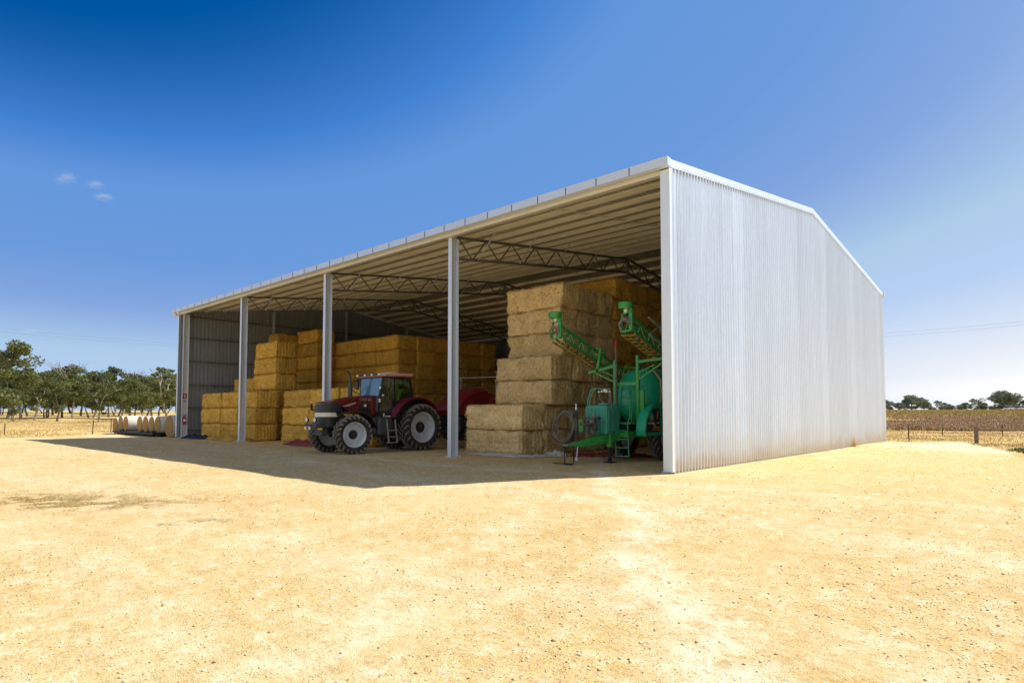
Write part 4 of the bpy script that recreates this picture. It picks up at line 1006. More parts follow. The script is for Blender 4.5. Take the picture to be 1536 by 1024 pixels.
# ------------------------------------------------------------------ tractor: x forward, y towards the right of the photo, z up
T = empty('tractor', (-21.85, 17.0, 0), 'dark red tractor with big lugged tyres parked in the shed, nose to the opening', 'tractor', rz=-PI/2)
RW, FW = (1.0, .62, .66), (.76, .52, .50)
for s in (1, -1):
    make_wheel(RW[0], RW[1], RW[2], T, (0, s*.86, 1.0), 0, s)
    make_wheel(FW[0], FW[1], FW[2], T, (3.38, s*.90, .76), R(-7), s)
MB().tube([(0,-.62,1.0),(0,.62,1.0)], .15, 12).tube([(0,-.3,1),(0,.3,1)], .3, 14).bbox(-.35,1.9,-.27,.27,.62,1.35,.04).bbox(1.9,4.1,-.2,.2,.80,1.45,.03).build('chassis', M['iron'], T, smooth=40)
MB().tube([(3.38,-.68,.74),(3.38,.68,.74)], [.12,.12], 10).bbox(3.2,3.56,-.25,.25,.58,.92,.03).build('front_axle', M['iron'], T, smooth=40)
# bonnet
def hood_ring(x, hw, zb, zt, n=6):
    pts = [(x, -hw, zb)]
    for k in range(n+1):
        a = PI - PI*k/n; pts.append((x, hw*.98*math.copysign(abs(math.cos(a))**.42, math.cos(a)), zt-.20 + .20*math.sin(a)**.75 if 0 < k < n else zt-.22))
    pts.append((x, hw, zb)); return pts
st = [(1.98,.52,1.53,2.36),(2.3,.52,1.53,2.35),(2.8,.51,1.55,2.30),(3.3,.50,1.66,2.22),(3.7,.485,1.93,2.14),(4.0,.46,1.95,2.085),(4.2,.42,1.95,2.05),(4.33,.33,1.95,2.02),(4.37,.2,1.95,1.99)]
b = MB().loft([hood_ring(x, hw, zb, max(zt, zb+.03)) if zt-.22 > zb else [(x, y, zb if i in (0, 8) else z) for i, (_, y, z) in enumerate([(x, -hw, zb)] + [(x, hw*.98*math.copysign(abs(math.cos(PI-PI*k/6))**.42, math.cos(PI-PI*k/6)), zb + (zt-zb)*(max(0, math.sin(PI*k/6))**.5)) for k in range(7)] + [(x, hw, zb)])] for x, hw, zb, zt in st])
bn = b.build('bonnet', M['red'], T, smooth=30)
def nose_plan(x0, xn, hw, n=10):
    pts = [(x0, -hw)]
    for k in range(n+1):
        a = -PI/2 + PI*k/n; pts.append((xn-.45 + .45*abs(math.cos(a))**.8, hw*math.copysign(abs(math.sin(a))**.6, math.sin(a))))
    pts.append((x0, hw)); return pts
def plan_prism(x0, xn, hw, z0, z1, slant=0):
    p = nose_plan(x0, xn, hw); q = nose_plan(x0+slant, xn-.03, hw*.985); return MB().loft([[(a, c, z0) for a, c in p], [(a, c, z1) for a, c in q]])
gr = plan_prism(3.56, 4.385, .497, 1.64, 1.965, .14).build('grille', M['black'], bn, smooth=30)
mb = MB()
for k in range(7):
    z = 1.68+.04*k
    mb.loft([[(a*1.0+.004, c*1.004, z+d) for a, c in nose_plan(3.78, 4.39-.004*k, .498)] for d in (0,.012)])
mb.build('grille_bars', M['greycast'], gr)
hl = plan_prism(3.86, 4.39, .49, 1.46, 1.625).build('headlight_bar', M['lens'], T, smooth=30)
for s in (-1, 1): MB().lathe([(.001,.012),(.055,.012),(.07,.0)], (0,0,0), 'x', 16).build('headlight', M['lamp'], hl).location = (4.28, s*.33, 1.545)
plan_prism(3.70, 4.34, .46, 1.05, 1.458).build('nose_lower', M['black'], T, smooth=30)
# side cut out, badge lettering and number board on both sides
for s in (1, -1):
    y = s*.523
    mb = MB().prism([(2.22,1.54),(2.95,1.60),(2.80,1.86),(2.66,2.03),(2.44,2.03),(2.30,1.75)], 'y', y-.006*s, y+.001*s); o = mb.build('side_vent', M['black'], bn)
    mb = MB().bbox(2.50, 2.62, min(y,y+.004*s)+.001, max(y,y+.004*s)+.006, 1.86, 1.96, .001).build('side_badge', M['decal_w'], bn)
    Mx = Matrix.Translation((2.55, y+.004*s, 2.15)) @ Matrix(((-s*1,0,0,0),(0,0,s,0),(0,1,0,0),(0,0,0,1)))
    text_mesh('CASE IH', .135, .003, M['silver'], 'lettering', bn, Mx, 0, 1.15)
    mb = MB().prism([(2.98,2.06),(3.55,1.90),(3.60,1.86),(3.3,1.88),(3.02,1.98)], 'y', y-.022*s, y-.008*s); mb.build('side_stripe', M['silver'], bn)
# front bracket with work lamps and board
MB().bbox(4.30, 4.70, -.42, .42, 1.04, 1.13, .02).bbox(4.1, 4.36, -.28, .28, .72, 1.05, .02).bar((4.66,-.45,1.17),(4.66,.45,1.17),.05).bar((4.66,-.3,1.17),(4.66,-.3,1.25),.03).bar((4.66,.3,1.17),(4.66,.3,1.25),.03).build('front_bracket', M['greycast'], T)
for s in (-1, 1):
    wl = MB().lathe([(.03,-.09),(.085,-.05),(.10,0),(.094,.012)], (0,0,0), 'x', 18, True).build('work_light', M['black'], T, smooth=40); wl.location = (4.68, s*.30, 1.34)
    MB().lathe([(.001,.025),(.06,.022),(.09,.013)], (0,0,0), 'x', 18).build('lens', M['lamp'], wl, smooth=40)
npb = MB().bbox(4.725, 4.745, -.36, .08, .97, 1.08, .004).build('number_board', M['lens'], T); MB().box(4.746,4.75,-.22,-.04,.985,1.065).build('dark_panel', M['greycast'], npb)
MB().bbox(4.46, 4.56, .30, .52, .96, 1.03, .01).build('amber_marker', M['yellow'], T)
MB().tube([(4.15,-.46,1.72),(4.2,-.78,1.74),(4.2,-.80,1.98)], .045, 8).build('front_marker_arm', M['black'], T, smooth=True)
# front mudguards
def arc_guard(pts, y0, y1, th, m, name, parent, skirt=0):
    P = [Vector((a, 0, c)) for a, c in pts]; mb = MB(); rings = []
    for i, p in enumerate(P):
        t = (P[min(i+1,len(P)-1)]-P[max(i-1,0)]).normalized(); n = Vector((-t.z,0,t.x)); n = n if n.z > 0 or abs(n.z) < .4 else -n
        q = p - n*th
        rings.append([(p.x,y0,p.z),(p.x,(y0*.9+y1*.1),p.z+.02),(p.x,(y0*.1+y1*.9),p.z+.02),(p.x,y1,p.z-.015),(q.x,y1,q.z-.02),(q.x,y0,q.z)])
    mb.loft(rings); return mb.build(name, m, parent, smooth=40)
for s in (1, -1):
    ya, yb = sorted((s*.62, s*1.16))
    arc_guard([(3.78,1.60),(3.55,1.66),(3.25,1.68),(2.95,1.61),(2.7,1.46),(2.52,1.24),(2.44,1.02)], ya, yb, .03, M['black'], 'front_mudguard', T)
    MB().bar((3.2,s*.5,1.1),(3.2,s*.7,1.64),.05).build('mudguard_stay', M['iron'], T)
    ya, yb = sorted((s*.50, s*1.14))
    g = arc_guard([(1.48,1.42),(1.40,1.68),(1.22,1.93),(.95,2.13),(.62,2.25),(.25,2.29),(-.15,2.24),(-.5,2.08),(-.72,1.86),(-.82,1.66)], ya, yb, .05, M['red_fender'], 'rear_mudguard', T)
    ys = s*.56
    MB().prism([(1.45,1.4),(1.38,1.66),(1.2,1.9),(.94,2.09),(.6,2.2),(.25,2.24),(-.15,2.19),(-.5,2.03),(-.7,1.8),(-.5,1.3),(.3,1.3)], 'y', min(ys,ys-.03*s), max(ys,ys-.03*s)).build('mudguard_liner', M['black'], g)
# cab
ca = [(1.98,1.50),(2.02,2.30),(1.90,3.08),(.48,3.12),(.36,2.35),(.55,1.50)]
cab = MB().prism([(2.0,1.32),(2.02,1.62),(.40,1.62),(.40,1.32)], 'y', -.78, .78).prism([(1.30,1.62),(1.26,1.9),(.42,2.25),(.38,1.62)], 'y', -.78, .78).build('cab_base', M['black'], T, bevel=.02)
fr = MB()
for s in (-1, 1):
    y = s*.78
    fr.bar((2.02,y*.86,1.6),(1.98,y*.86,2.3),.07).bar((1.98,y*.86,2.3),(1.88,y,3.10),.06).bar((1.28,y,1.6),(1.30,y,3.1),.05).bar((.36,y,2.2),(.50,y,3.1),.08).bar((1.88,y,3.09),(.5,y,3.09),.06)
    fr.bar((2.0,y*.86,1.64),(1.28,y,1.64),.05)
fr.bar((1.98,-.67,2.30),(1.98,.67,2.30),.05).bar((1.88,-.78,3.09),(1.88,.78,3.09),.06).bar((.5,-.78,3.09),(.5,.78,3.09),.06)
cf = fr.build('cab_frame', M['black'], T)
def pane(pts, m, name='window', par=None):
    a, b_, c, d = [Vector(p) for p in pts]; n = (b_-a).cross(c-a).normalized()*.006
    return MB().loft([[p+n for p in (a,b_,c,d)], [p-n for p in (a,b_,c,d)]]).build(name, m, par or T)
pane([(2.0,-.64,2.32),(2.0,.64,2.32),(1.90,.74,3.06),(1.90,-.74,3.06)], M['screen'], 'windscreen')
pane([(2.01,-.64,1.66),(2.01,.64,1.66),(1.99,.64,2.28),(1.99,-.64,2.28)], M['screen'], 'windscreen')
pane([(.37,-.72,2.3),(.37,.72,2.3),(.49,.74,3.06),(.49,-.74,3.06)], M['glass'], 'rear_window')
for s in (-1, 1):
    y = s*.775
    d = pane([(1.98,y*.88,1.68),(1.31,y,1.68),(1.32,y,3.05),(1.88,y,3.05)], M['glass'], 'door'); MB().bar((1.36,y+.03*s,1.98),(1.36,y+.03*s,2.14),.03).build('handle', M['black'], d)
    pane([(1.26,y,1.95),(.42,y,2.28),(.50,y,3.05),(1.28,y,3.05)], M['glass'], 'side_window')
rf = MB().bbox(.34, 2.10, -.90, .90, 3.13, 3.27, .05); rf.v = [(x, y*(1-.04*(z-3.1)), z + (.035 if x < 1.5 else 0) - .02*(x > 2.0)) for x, y, z in rf.v]
ro = rf.build('roof', M['roof_pink'], T, bevel=.02)
MB().bbox(.75, 1.25, -.35, .35, 3.285, 3.345, .02).build('roof_hatch', M['white'], ro)
MB().bbox(2.088, 2.106, -.75, .75, 3.15, 3.235, .004).build('roof_light_panel', M['black'], ro)
for y in (-.74, -.2, .3, .80): MB().bbox(2.10,2.118,y-.07,y+.07,3.16,3.225,.005).build('roof_light', M['lamp'], ro)
MB().bbox(1.86,2.0,.906,.925,3.15,3.22,.003).build('roof_light', M['lamp'], ro)
# interior
MB().bbox(.55,1.05,-.28,.28,1.95,2.10,.05).bbox(.48,.62,-.27,.27,2.08,2.75,.05).bbox(.6,.95,-.2,.2,1.6,1.95,.02).build('seat', M['black'], T, smooth=40)
MB().tube([(1.75,0,1.65),(1.55,0,2.28)], .035, 8).lathe([(.19,-.012),(.205,0),(.19,.012),(.18,0),(.19,-.012)], (1.54,0,2.30), 'z', 24).build('steering_wheel', M['black'], T, smooth=40)
MB().bbox(1.75,1.95,-.35,.35,1.62,2.32,.04).bbox(1.2,1.32,.42,.56,1.9,2.45,.02).build('dashboard', M['black'], T)
# mirrors, exhaust, tank, steps
for s in (1, -1):
    mr = MB().bbox(1.80, 1.88, s*1.16-.11, s*1.16+.11, 2.62, 3.06, .03).build('mirror', M['black'], T, smooth=40)
    MB().tube([(1.9, s*.78, 3.0),(1.86, s*1.0, 3.1),(1.84, s*1.14, 3.03)], .018, 6).build('mirror_arm', M['black'], mr)
MB().tube([(1.9,-.8,3.0),(2.05,-1.05,2.98)], .022, 6).tube([(1.98,-.7,2.4),(2.2,-.95,2.55),(2.35,-.9,2.9)], .018, 6).build('exhaust_stay', M['black'], T)
MB().tube([(2.42,-.80,1.55),(2.42,-.80,2.35),(2.42,-.80,2.92)], [.10,.095,.09], 14).tube([(2.42,-.80,2.9),(2.42,-.80,3.12),(2.46,-.80,3.26),(2.56,-.80,3.38)], .04, 10).build('exhaust', M['greycast'], T, smooth=40)
MB().tube([(1.86,.76,2.32),(1.86,.76,2.38)], .045, 10).build('indicator', M['lamp'], T); 
MB().bbox(1.985,2.02,.70,.80,2.60,2.70,.01).build('cab_lamp', M['lamp'], T); MB().bbox(1.99,2.03,.68,.78,2.05,2.2,.01).build('indicator', M['lamp'], T)
MB().bbox(1.52, 2.22, .42, 1.0, .66, 1.46, .09).build('fuel_tank', M['greycast'], T, smooth=40)
MB().lathe([(.10,0),(.10,.62),(.001,.64)], (2.30,.78,.78), 'z', 16, True).build('air_cylinder', M['greycast'], T, smooth=40)
stp = MB()
for z in (.38, .62, .88): stp.bbox(1.42-.02*0, 1.80, .92, 1.16, z, z+.03, .005)
for x in (1.40, 1.82): stp.bar((x,1.14,.40),(x+.02,1.0,1.35),.035,.06)
stp.build('steps', M['silver'], T)
MB().bbox(1.40,1.82,.60,.98,.75,1.30,.03).build('step_well', M['black'], T)
Mx = Matrix.Translation((1.55, .80, 1.48)) @ Matrix(((-1,0,0,0),(0,0,1,0),(0,1,0,0),(0,0,0,1)))
MB().box(1.36,1.76,.783,.788,1.455,1.50).box(1.80,1.86,.783,.788,1.44,1.60).build('cab_decal', M['decal_w'], T)
MB().bar((-.3,-.3,.7),(-1.2,-.45,.55),.07).bar((-.3,.3,.7),(-1.2,.45,.55),.07).bar((-.4,0,.5),(-1.3,0,.48),.09).bar((-.4,-.3,1.3),(-1.1,-.45,.6),.05).bar((-.4,.3,1.3),(-1.1,.45,.6),.05).build('rear_linkage', M['iron'], T)
# jacket draped over the seat
J = empty('hi_vis_jacket', (-21.85, 16.4, 2.1), 'lime hi-vis jacket draped over the seat back inside the tractor cab', 'jacket', rz=-PI/2)
V = []; F = []
prof = [(.36,2.2),(.36,2.55),(.40,2.74),(.50,2.82),(.60,2.79),(.67,2.65),(.70,2.42),(.71,2.25)]
for i, (x, z) in enumerate(prof):
    for j in range(13):
        y = (j/12-.5)*.66; dz = -.30*abs(y/.33)**2.2*(1 if 1 < i < 6 else .35); V.append((x-.6+.03*noise.noise(Vector((y*9, z*5, 1)))+.0, y, z-2.1+dz+.02*noise.noise(Vector((y*7, z*6, 4)))))
for i in range(len(prof)-1):
    for j in range(12): a = i*13+j; F.append((a, a+13, a+14, a+1))
jb = MB().add(V, F).build('body', M['hivis'], J, smooth=60); jb.modifiers.new('s','SOLIDIFY').thickness = .012
for s in (-1, 1):
    MB().tube([(-.08, s*.30, .52),(.12, s*.36,.40),(.20, s*.37,.18),(.22, s*.36,.02)], [.07,.065,.055,.05], 10).build('sleeve', M['hivis'], J, smooth=True)
MB().tube([(-.17,-.1,.70),(-.10,0,.76),(-.17,.1,.70)], .035, 8).build('collar', M['hivis'], J, smooth=True)

# ------------------------------------------------------------------ baler behind the tractor
B = empty('large_baler', (-21.2, 21.5, 0), 'dark red square baler, its rounded front hood showing behind the tractor', 'baler')
def hood(prof, x0, x1, name, th=.05):
    n = 12; rings = []
    for i in range(n+1):
        f = i/n*2-1; x = x0+(x1-x0)*i/n; dz = -.16*abs(f)**3; rings.append([(x, y, z+dz*max(0,(z-1.6))) for y, z in prof])
    return MB().loft(rings).build(name, M['baler_red'], B, smooth=35)
hood([(-2.75,1.50),(-2.80,1.75),(-2.62,2.12),(-2.2,2.48),(-1.65,2.74),(-1.05,2.88),(-.9,2.78),(-.9,1.9),(-1.3,1.55)], -.85, .80, 'front_hood')
hood([(-.85,1.7),(-.85,2.30),(-.55,2.52),(.1,2.60),(1.6,2.60),(1.75,2.4),(1.75,1.6)], -.95, 1.12, 'rear_hood')
hood([(-1.0,1.2),(-1.05,1.55),(-.6,1.62),(1.7,1.62),(1.75,1.2)], -1.15, 1.2, 'side_panel')
MB().bbox(-.7,.7,-2.6,4.2,.75,1.5,.05).bbox(-.55,.55,1.6,4.6,.8,1.9,.05).bar((0,-2.5,.8),(0,-4.9,.62),.2,.16).bar((-.6,-2.3,.9),(0,-3.6,.75),.1).bar((.6,-2.3,.9),(0,-3.6,.75),.1).build('chassis', M['iron'], B)
MB().bbox(-.9,.9,-2.3,-1.2,.35,1.35,.12).build('pickup_housing', M['black'], B)
for s in (-1, 1):
    w_ = make_wheel(.62, .5, .30, B, (s*1.1, 1.6, .62), 0, 1, 'rim'); w_.rotation_euler.z = -PI/2*s
mb = MB().bar((-1.0,-.9,2.86),(.95,-.7,2.95),.022)
for x in (-.6,.4): mb.bar((x,-.82,2.6),(x,-.82,2.92),.02)
mb.build('top_railing', M['iron'], B)
MB().bar((-1.6,-1.1,3.32),(1.6,-.2,3.34),.012).bar((-1.0,-.95,2.6),(-1.0,-.95,3.33),.015).bar((1.1,-.35,2.5),(1.1,-.35,3.33),.015).build('net_rail', M['galv'], B)
bc = MB().lathe([(.05,0),(.05,.10),(.03,.13),(.001,.14)], (0,0,0), 'z', 12, True).build('beacon', M['orange'], B, smooth=True); bc.location = (.62,-.15,3.10); MB().tube([(0,0,-.55),(0,0,0)], .015, 6).build('stem', M['galv'], bc)
MB().bbox(.805,.815,-2.42,-2.27,1.46,1.60,.002).build('yellow_sticker', M['yellow'], B)
#PART6
# ------------------------------------------------------------------ trailed sprayer: local y runs back into the shed, drawbar to the front
S = empty('boom_sprayer', (-11.2, 18.9, 0), 'green trailed boom sprayer with a big tank and folded booms, parked behind the corner', 'sprayer')
# main tank: domed ends
def se_ring(y, a, b, zc, n=36, p=2.6):
    out = []
    for k in range(n):
        t = 2*PI*k/n; c, s = math.cos(t), math.sin(t)
        out.append((a*math.copysign(abs(c)**(2/p), c), y, zc + b*math.copysign(abs(s)**(2/p), s)))
    return out
tk = MB().loft([se_ring(y, .82*f, 1.02*f, 2.16) for y, f in ((-.62,.30),(-.58,.55),(-.48,.76),(-.30,.90),(-.08,.97),(.15,1.0),(.75,1.0),(.80,1.015),(.95,1.015),(1.0,1.0),(1.9,1.0),(1.95,1.015),(2.1,1.015),(2.15,1.0),(2.9,.97),(3.1,.9),(3.25,.7),(3.3,.4))]).build('main_tank', M['tank'], S, smooth=45)
for y in (.35, 1.5, 2.5):
    r0, r1 = se_ring(y-.03, .835, 1.035, 2.16), se_ring(y+.03, .835, 1.035, 2.16); MB().loft([r0, r1], caps=False).build('tank_strap', M['hose_tan'], tk, smooth=45)
MB().lathe([(.22,0),(.25,.03),(.25,.10),(.20,.13),(.001,.14)], (-.1,.6,3.15), 'z', 24).build('tank_lid', M['black'], tk, smooth=40)
MB().tube([(.55,-.30,1.2),(.72,-.12,1.6),(.84,-.02,2.2),(.80,-.05,2.75),(.62,-.15,3.05)], .04, 8).build('sight_hose', M['hose_tan'], tk, smooth=True)
# wheels and guards
for s in (1, -1):
    w_ = make_wheel(.84, .38, .48, S, (s*.80, .15, .84), 0, 1, 'rim'); w_.rotation_euler.z = -PI/2*s
    gp = [(-1.42,.86),(-1.45,1.05),(-1.38,1.35),(-1.22,1.62),(-.98,1.82),(-.70,1.91),(-.4,1.93),(1.3,1.93),(1.55,1.80),(1.62,1.5),(1.62,.86)]
    xa, xb = sorted((s*.66, s*1.0)); ga = MB()
    ga.loft([[(x, y, z) for y, z in gp] for x in (xa, xb)])
    gd = ga.build('wheel_guard', M['green'], S, bevel=.03); gd.data.materials[0] = M['tank']
    xo = s*1.0
    rim_ = MB(); P_ = [(y*.985-.005, z+.01) for y, z in gp]
    for k in range(len(gp)-1): rim_.bar((xo+.012*s, gp[k][0], gp[k][1]), (xo+.012*s, gp[k+1][0], gp[k+1][1]), .045, .03)
    rim_.build('guard_rim', M['green'], gd)
    pn = MB().prism([(-1.34,.98),(-1.35,1.10),(-1.28,1.36),(-1.13,1.57),(-.93,1.72),(-.78,1.77),(-.48,1.78),(-.48,.98)], 'x', min(xo+.002*s, xo+.008*s), max(xo+.002*s, xo+.008*s)).build('decal_panel', M['black'], gd)
    MB().prism([(-.34,.98),(-.34,1.78),(1.3,1.76),(1.42,1.62),(1.44,.98)], 'x', min(xo+.002*s, xo+.008*s), max(xo+.002*s, xo+.008*s)).build('decal_panel', M['black'], gd)
    if s == 1:
        Mx = lambda y, z: Matrix.Translation((xo+.010, y, z)) @ Matrix(((0,0,1,0),(1,0,0,0),(0,1,0,0),(0,0,0,1)))
        text_mesh('Pro', .30, .003, M['orange'], 'lettering', pn, Mx(-.72, 1.12), .25, 1.1)
        text_mesh('GOLDACRES', .085, .003, M['decal_w'], 'lettering', pn, Mx(-1.05, 1.27), 0, .9)
        MB().box(xo+.0085, xo+.011, -.68,-.54,1.26,1.30).build('white_strip', M['decal_w'], pn)
        e = MB().lathe([(.001,.012),(.15,.012),(.155,.008)], (xo,-1.03,1.47), 'x', 24).build('emblem', M['green_pale'], pn)
        MB().prism([(-1.10,1.42),(-1.03,1.57),(-.96,1.42)], 'x', xo+.0125, xo+.015).build('emblem_mark', M['yellow'], e)
        MB().prism([(-.70,1.40),(-.66,1.66),(-.58,1.72),(-.61,1.44)], 'x', xo+.0085, xo+.011).build('red_motif', M['orange'], pn)
# chassis and drawbar
ch = MB()
for s in (-.38, .38): ch.bbox(s-.06, s+.06, -1.6, 3.6, .80, 1.0, .01)
for y in (-1.5, 0, 1.6, 3.4): ch.bbox(-.45, .45, y-.05, y+.05, .82, .98, .01)
ch.bbox(-1.0, 1.0, .08, .22, .78, .92, .01)
ch.loft([[(x, y, z) for x, z in ((xc-w_/2, z0), (xc+w_/2, z0), (xc+w_/2, z1), (xc-w_/2, z1))] for y, xc, w_, z0, z1 in ((-1.5,.0,.30,.70,.98),(-2.4,-.1,.26,.62,.90),(-3.15,-.30,.18,.55,.72),(-3.45,-.38,.14,.56,.66))])
ch.build('chassis', M['green'], S, bevel=.012)
MB().bbox(-.52,-.24,-3.75,-3.35,.60,.635,.008).lathe([(.05,0),(.10,0),(.10,.04),(.05,.04)], (-.38,-3.8,.6), 'z', 14).build('hitch_plate', M['green_pale'], S)
jk = MB().bbox(-.03,.13,-2.12,-1.96,.50,1.18,.015).build('jack_stand', M['green'], S); MB().bbox(0,.10,-2.09,-1.99,.04,.50,.005).bbox(-.12,.22,-2.2,-1.88,0,.035,.005).build('jack_leg', M['iron'], jk); MB().tube([(.13,-2.04,1.0),(.24,-2.04,1.0),(.24,-2.1,.9)], .012, 6).build('crank', M['iron'], jk)
# steps, platform, ladder
MB().bbox(-.26,.46,-1.45,-.75,1.24,1.30,.01).build('platform', M['green_pale'], S)
ld = MB()
for x in (-.12, .36): ld.bar((x,-1.46,1.26),(x+.14,-1.62,.20),.03,.06)
for k in range(4): f = .22+.26*k; ld.bbox(-.12+.14*f,.36+.14*f,-1.46-.16*f-.06,-1.46-.16*f+.06,1.26-1.06*f-.015,1.26-1.06*f+.015,.004)
ld.build('lower_steps', M['green_pale'], S)
ul = MB()
for x in (-.25, .22): ul.tube([(x,-1.0,1.3),(x+.02,-.80,2.6),(x+.05,-.74,3.1),(x+.07,-.6,3.28),(x+.07,-.2,3.2)], .022, 8)
for z in (1.58, 1.86, 2.14, 2.42): ul.bbox(-.25,.24,-.97+.1*(z-1.3),-.92+.1*(z-1.3),z-.014,z+.014,.003)
ul.tube([(-.18,-.72,3.15),(.27,-.72,3.15)], .02, 6)
ul.build('ladder', M['green'], S, smooth=40)
hr = MB().tube([(-.34,-1.42,2.3),(-.36,-1.44,1.5),(-.30,-1.46,1.28)], .018, 6).tube([(.30,-1.1,2.32),(.40,-1.35,2.2),(.44,-1.44,1.45),(.36,-1.46,1.28)], .018, 6).build('hand_rail', M['green'], S, smooth=True)
# masts and boom rests
ms = MB()
ms.bbox(-.38,-.27,-1.15,-1.04,1.2,3.40,.008).bbox(.50,.61,-1.15,-1.04,1.2,3.52,.008)
ms.bbox(-.27,.50,-1.13,-1.06,2.52,2.64,.008)
ms.bar((.555,-1.1,3.3),(1.62,-1.1,3.36),.09,.09).bar((.60,-1.1,2.72),(1.62,-1.1,3.30),.05,.05).bar((.60,-1.1,2.95),(1.2,-1.1,3.18),.035,.035).bar((.62,-1.1,2.70),(.62,-1.1,3.0),.03).bar((.9,-1.1,2.86),(.86,-1.1,3.06),.03).bar((1.15,-1.1,3.0),(1.1,-1.1,3.15),.03).bar((1.3,-1.1,3.3),(1.24,-1.1,3.62),.08,.08)
ms.bar((-.325,-1.1,3.20),(-1.42,-1.1,3.02),.09,.09).bar((-.36,-1.1,2.66),(-1.15,-1.1,3.02),.045,.045).bar((-.38,-1.1,2.85),(-.85,-1.1,3.06),.03,.03).bar((-1.05,-1.1,3.05),(-.90,-1.1,3.85),.09,.09)
ms.build('boom_rest_mast', M['green'], S)
pb = MB().tube([(-.22,-1.22,1.3),(-.22,-1.22,3.72)], .035, 8).tube([(-.22,-1.22,3.72),(-.21,-1.22,3.86)], .022, 6).build('beacon_pole', M['hose'], S, smooth=True)
MB().lathe([(.06,0),(.06,.16),(.045,.20),(.001,.21)], (-.21,-1.22,3.84), 'z', 14, True).build('beacon', M['red_plain'], pb, smooth=40)
MB().bbox(.62,.78,-1.12,-1.04,1.4,2.35,.005).build('side_bracket', M['green'], S)
# flush tank and front rails
MB().loft([[(x,-2.32+i,z) for x,z in ((-.72,.92),(.14,.92),(.14,1.80),(.06,1.86),(-.64,1.86),(-.72,1.80))] for i in (0,.06,.70,.76)]).build('flush_tank', M['teal'], S, bevel=.04)
fl = MB()
for k in range(6): fl.bbox(-.62+.13*k,-.56+.13*k,-2.345,-2.31,.98,1.76,.01)
fl.bbox(.135,.16,-2.25,-2.15,1.0,1.76,.01).bbox(.135,.16,-2.0,-1.9,1.0,1.76,.01).build('tank_ribs', M['teal'], S)
MB().lathe([(.20,0),(.22,.03),(.20,.08),(.001,.09)], (-.18,-1.95,1.855), 'z', 24).build('flush_tank_lid', M['green_pale'], S, smooth=40)
MB().tube([(-.74,-2.2,1.4),(-.72,-2.15,2.0),(-.62,-2.1,2.36),(-.52,-2.08,2.42),(-.30,-2.06,2.40),(.1,-2.04,2.38)], .022, 8).tube([(-.56,-2.3,1.86),(-.50,-2.25,2.2),(-.42,-2.22,2.38),(-.34,-2.2,2.40)], .02, 8).build('front_rail', M['green_pale'], S, smooth=True)
tl = MB()
for k, (x, z, r_) in enumerate(((-.30,2.30,.035),(-.18,2.31,.045),(-.06,2.33,.065),(.0,2.31,.05),(.12,2.30,.035))): tl.lathe([(.001,-r_),(r_*.7,-r_*.7),(r_,0),(r_*.7,r_*.7),(.001,r_)], (x,-2.12,z), 'y', 12)
tl.build('tap_cluster', M['white'], S, smooth=True)
MB().tube([(-.28,-2.1,2.28),(-.28,-2.12,2.1),(-.15,-2.14,1.98),(.02,-2.1,1.86)], .022, 6).tube([(.10,-2.1,2.28),(.12,-2.12,2.1),(.06,-2.1,1.9)], .022, 6).tube([(.14,-2.1,2.3),(.17,-2.1,1.8),(.16,-2.0,1.4)], .02, 6).build('tap_hoses', M['hose'], S, smooth=True)
# pump and valve clutter on the drawbar
rp = random.Random(5); pm_ = MB(); hz_ = MB()
for k in range(13):
    x, y, z = rp.uniform(-.50,-.02), rp.uniform(-2.9,-2.4), rp.uniform(.95,1.45); r_ = rp.uniform(.03,.08)
    MB().lathe([(.001,-r_),(r_,-r_*.8),(r_,r_*.8),(.001,r_)], (x,y,z), rp.choice('xyz'), 10).build('valve', M[rp.choice(('greycast','hose','greycast','boom_g'))], S, smooth=40)
for k in range(20):
    p = [Vector((rp.uniform(-.55,.0), rp.uniform(-2.95,-2.4), rp.uniform(.85,1.5))) for _ in range(4)]; hz_.tube([p[0], p[0].lerp(p[1],.5)+Vector((0,-.08,.05)), p[1], p[2]], .014, 6)
hz_.build('plumbing_hoses', M['hose'], S, smooth=True)
MB().bbox(-.62,-.40,-2.9,-2.75,1.0,1.42,.02).build('control_box', M['green'], S); MB().tube([(-.25,-2.5,1.62),(-.22,-2.6,1.3),(-.1,-2.65,1.18)], .015, 6).bbox(-.20,-.08,-2.72,-2.6,1.1,1.2,.01).build('orange_valve', M['orange'], S)
# front hose stand and hanging coil
hs = MB().bar((-.42,-3.1,.6),(-.50,-3.1,1.70),.06,.06).bar((-.50,-3.1,1.55),(-.82,-3.1,1.66),.04,.04).build('hose_stand', M['greycast'], S); MB().lathe([(.03,0),(.045,.04),(.02,.12),(.02,.2)], (-.50,-3.1,1.70), 'z', 10).build('stand_cap', M['galv'], hs)
cl = MB()
for k in range(9):
    ph = rp.uniform(-.12,.12); a_, b_ = .37+rp.uniform(-.05,.05), .50+rp.uniform(-.05,.04); y0_ = -3.14 - .025*k; pts = []
    for i in range(37):
        t = 2*PI*i/36; drop = .05*math.sin(t*2+k); pts.append((-.86+a_*math.cos(t+ph)+.10*math.sin(t)*.6, y0_+.03*math.sin(3*t+k), 1.14+b_*math.sin(t+ph)*(1.0 if math.sin(t) > 0 else .92)+drop*.5))
    cl.tube(pts, .014, 6)
cl.build('hose_coil', M['hose'], S, smooth=True)
c2 = MB()
for k in range(5): c2.tube([(-.52+.012*k,-3.2,1.6),(-.60+.02*k,-3.24,1.25),(-.50+.015*k,-3.25,.95),(-.62+.03*k,-3.22,.74),(-.95+.02*k,-3.2,.64),(-1.25+.01*k,-3.2,.70+.01*k)], .013, 6)
c2.build('hydraulic_hoses', M['hose_b'], S, smooth=True)
cn = MB()
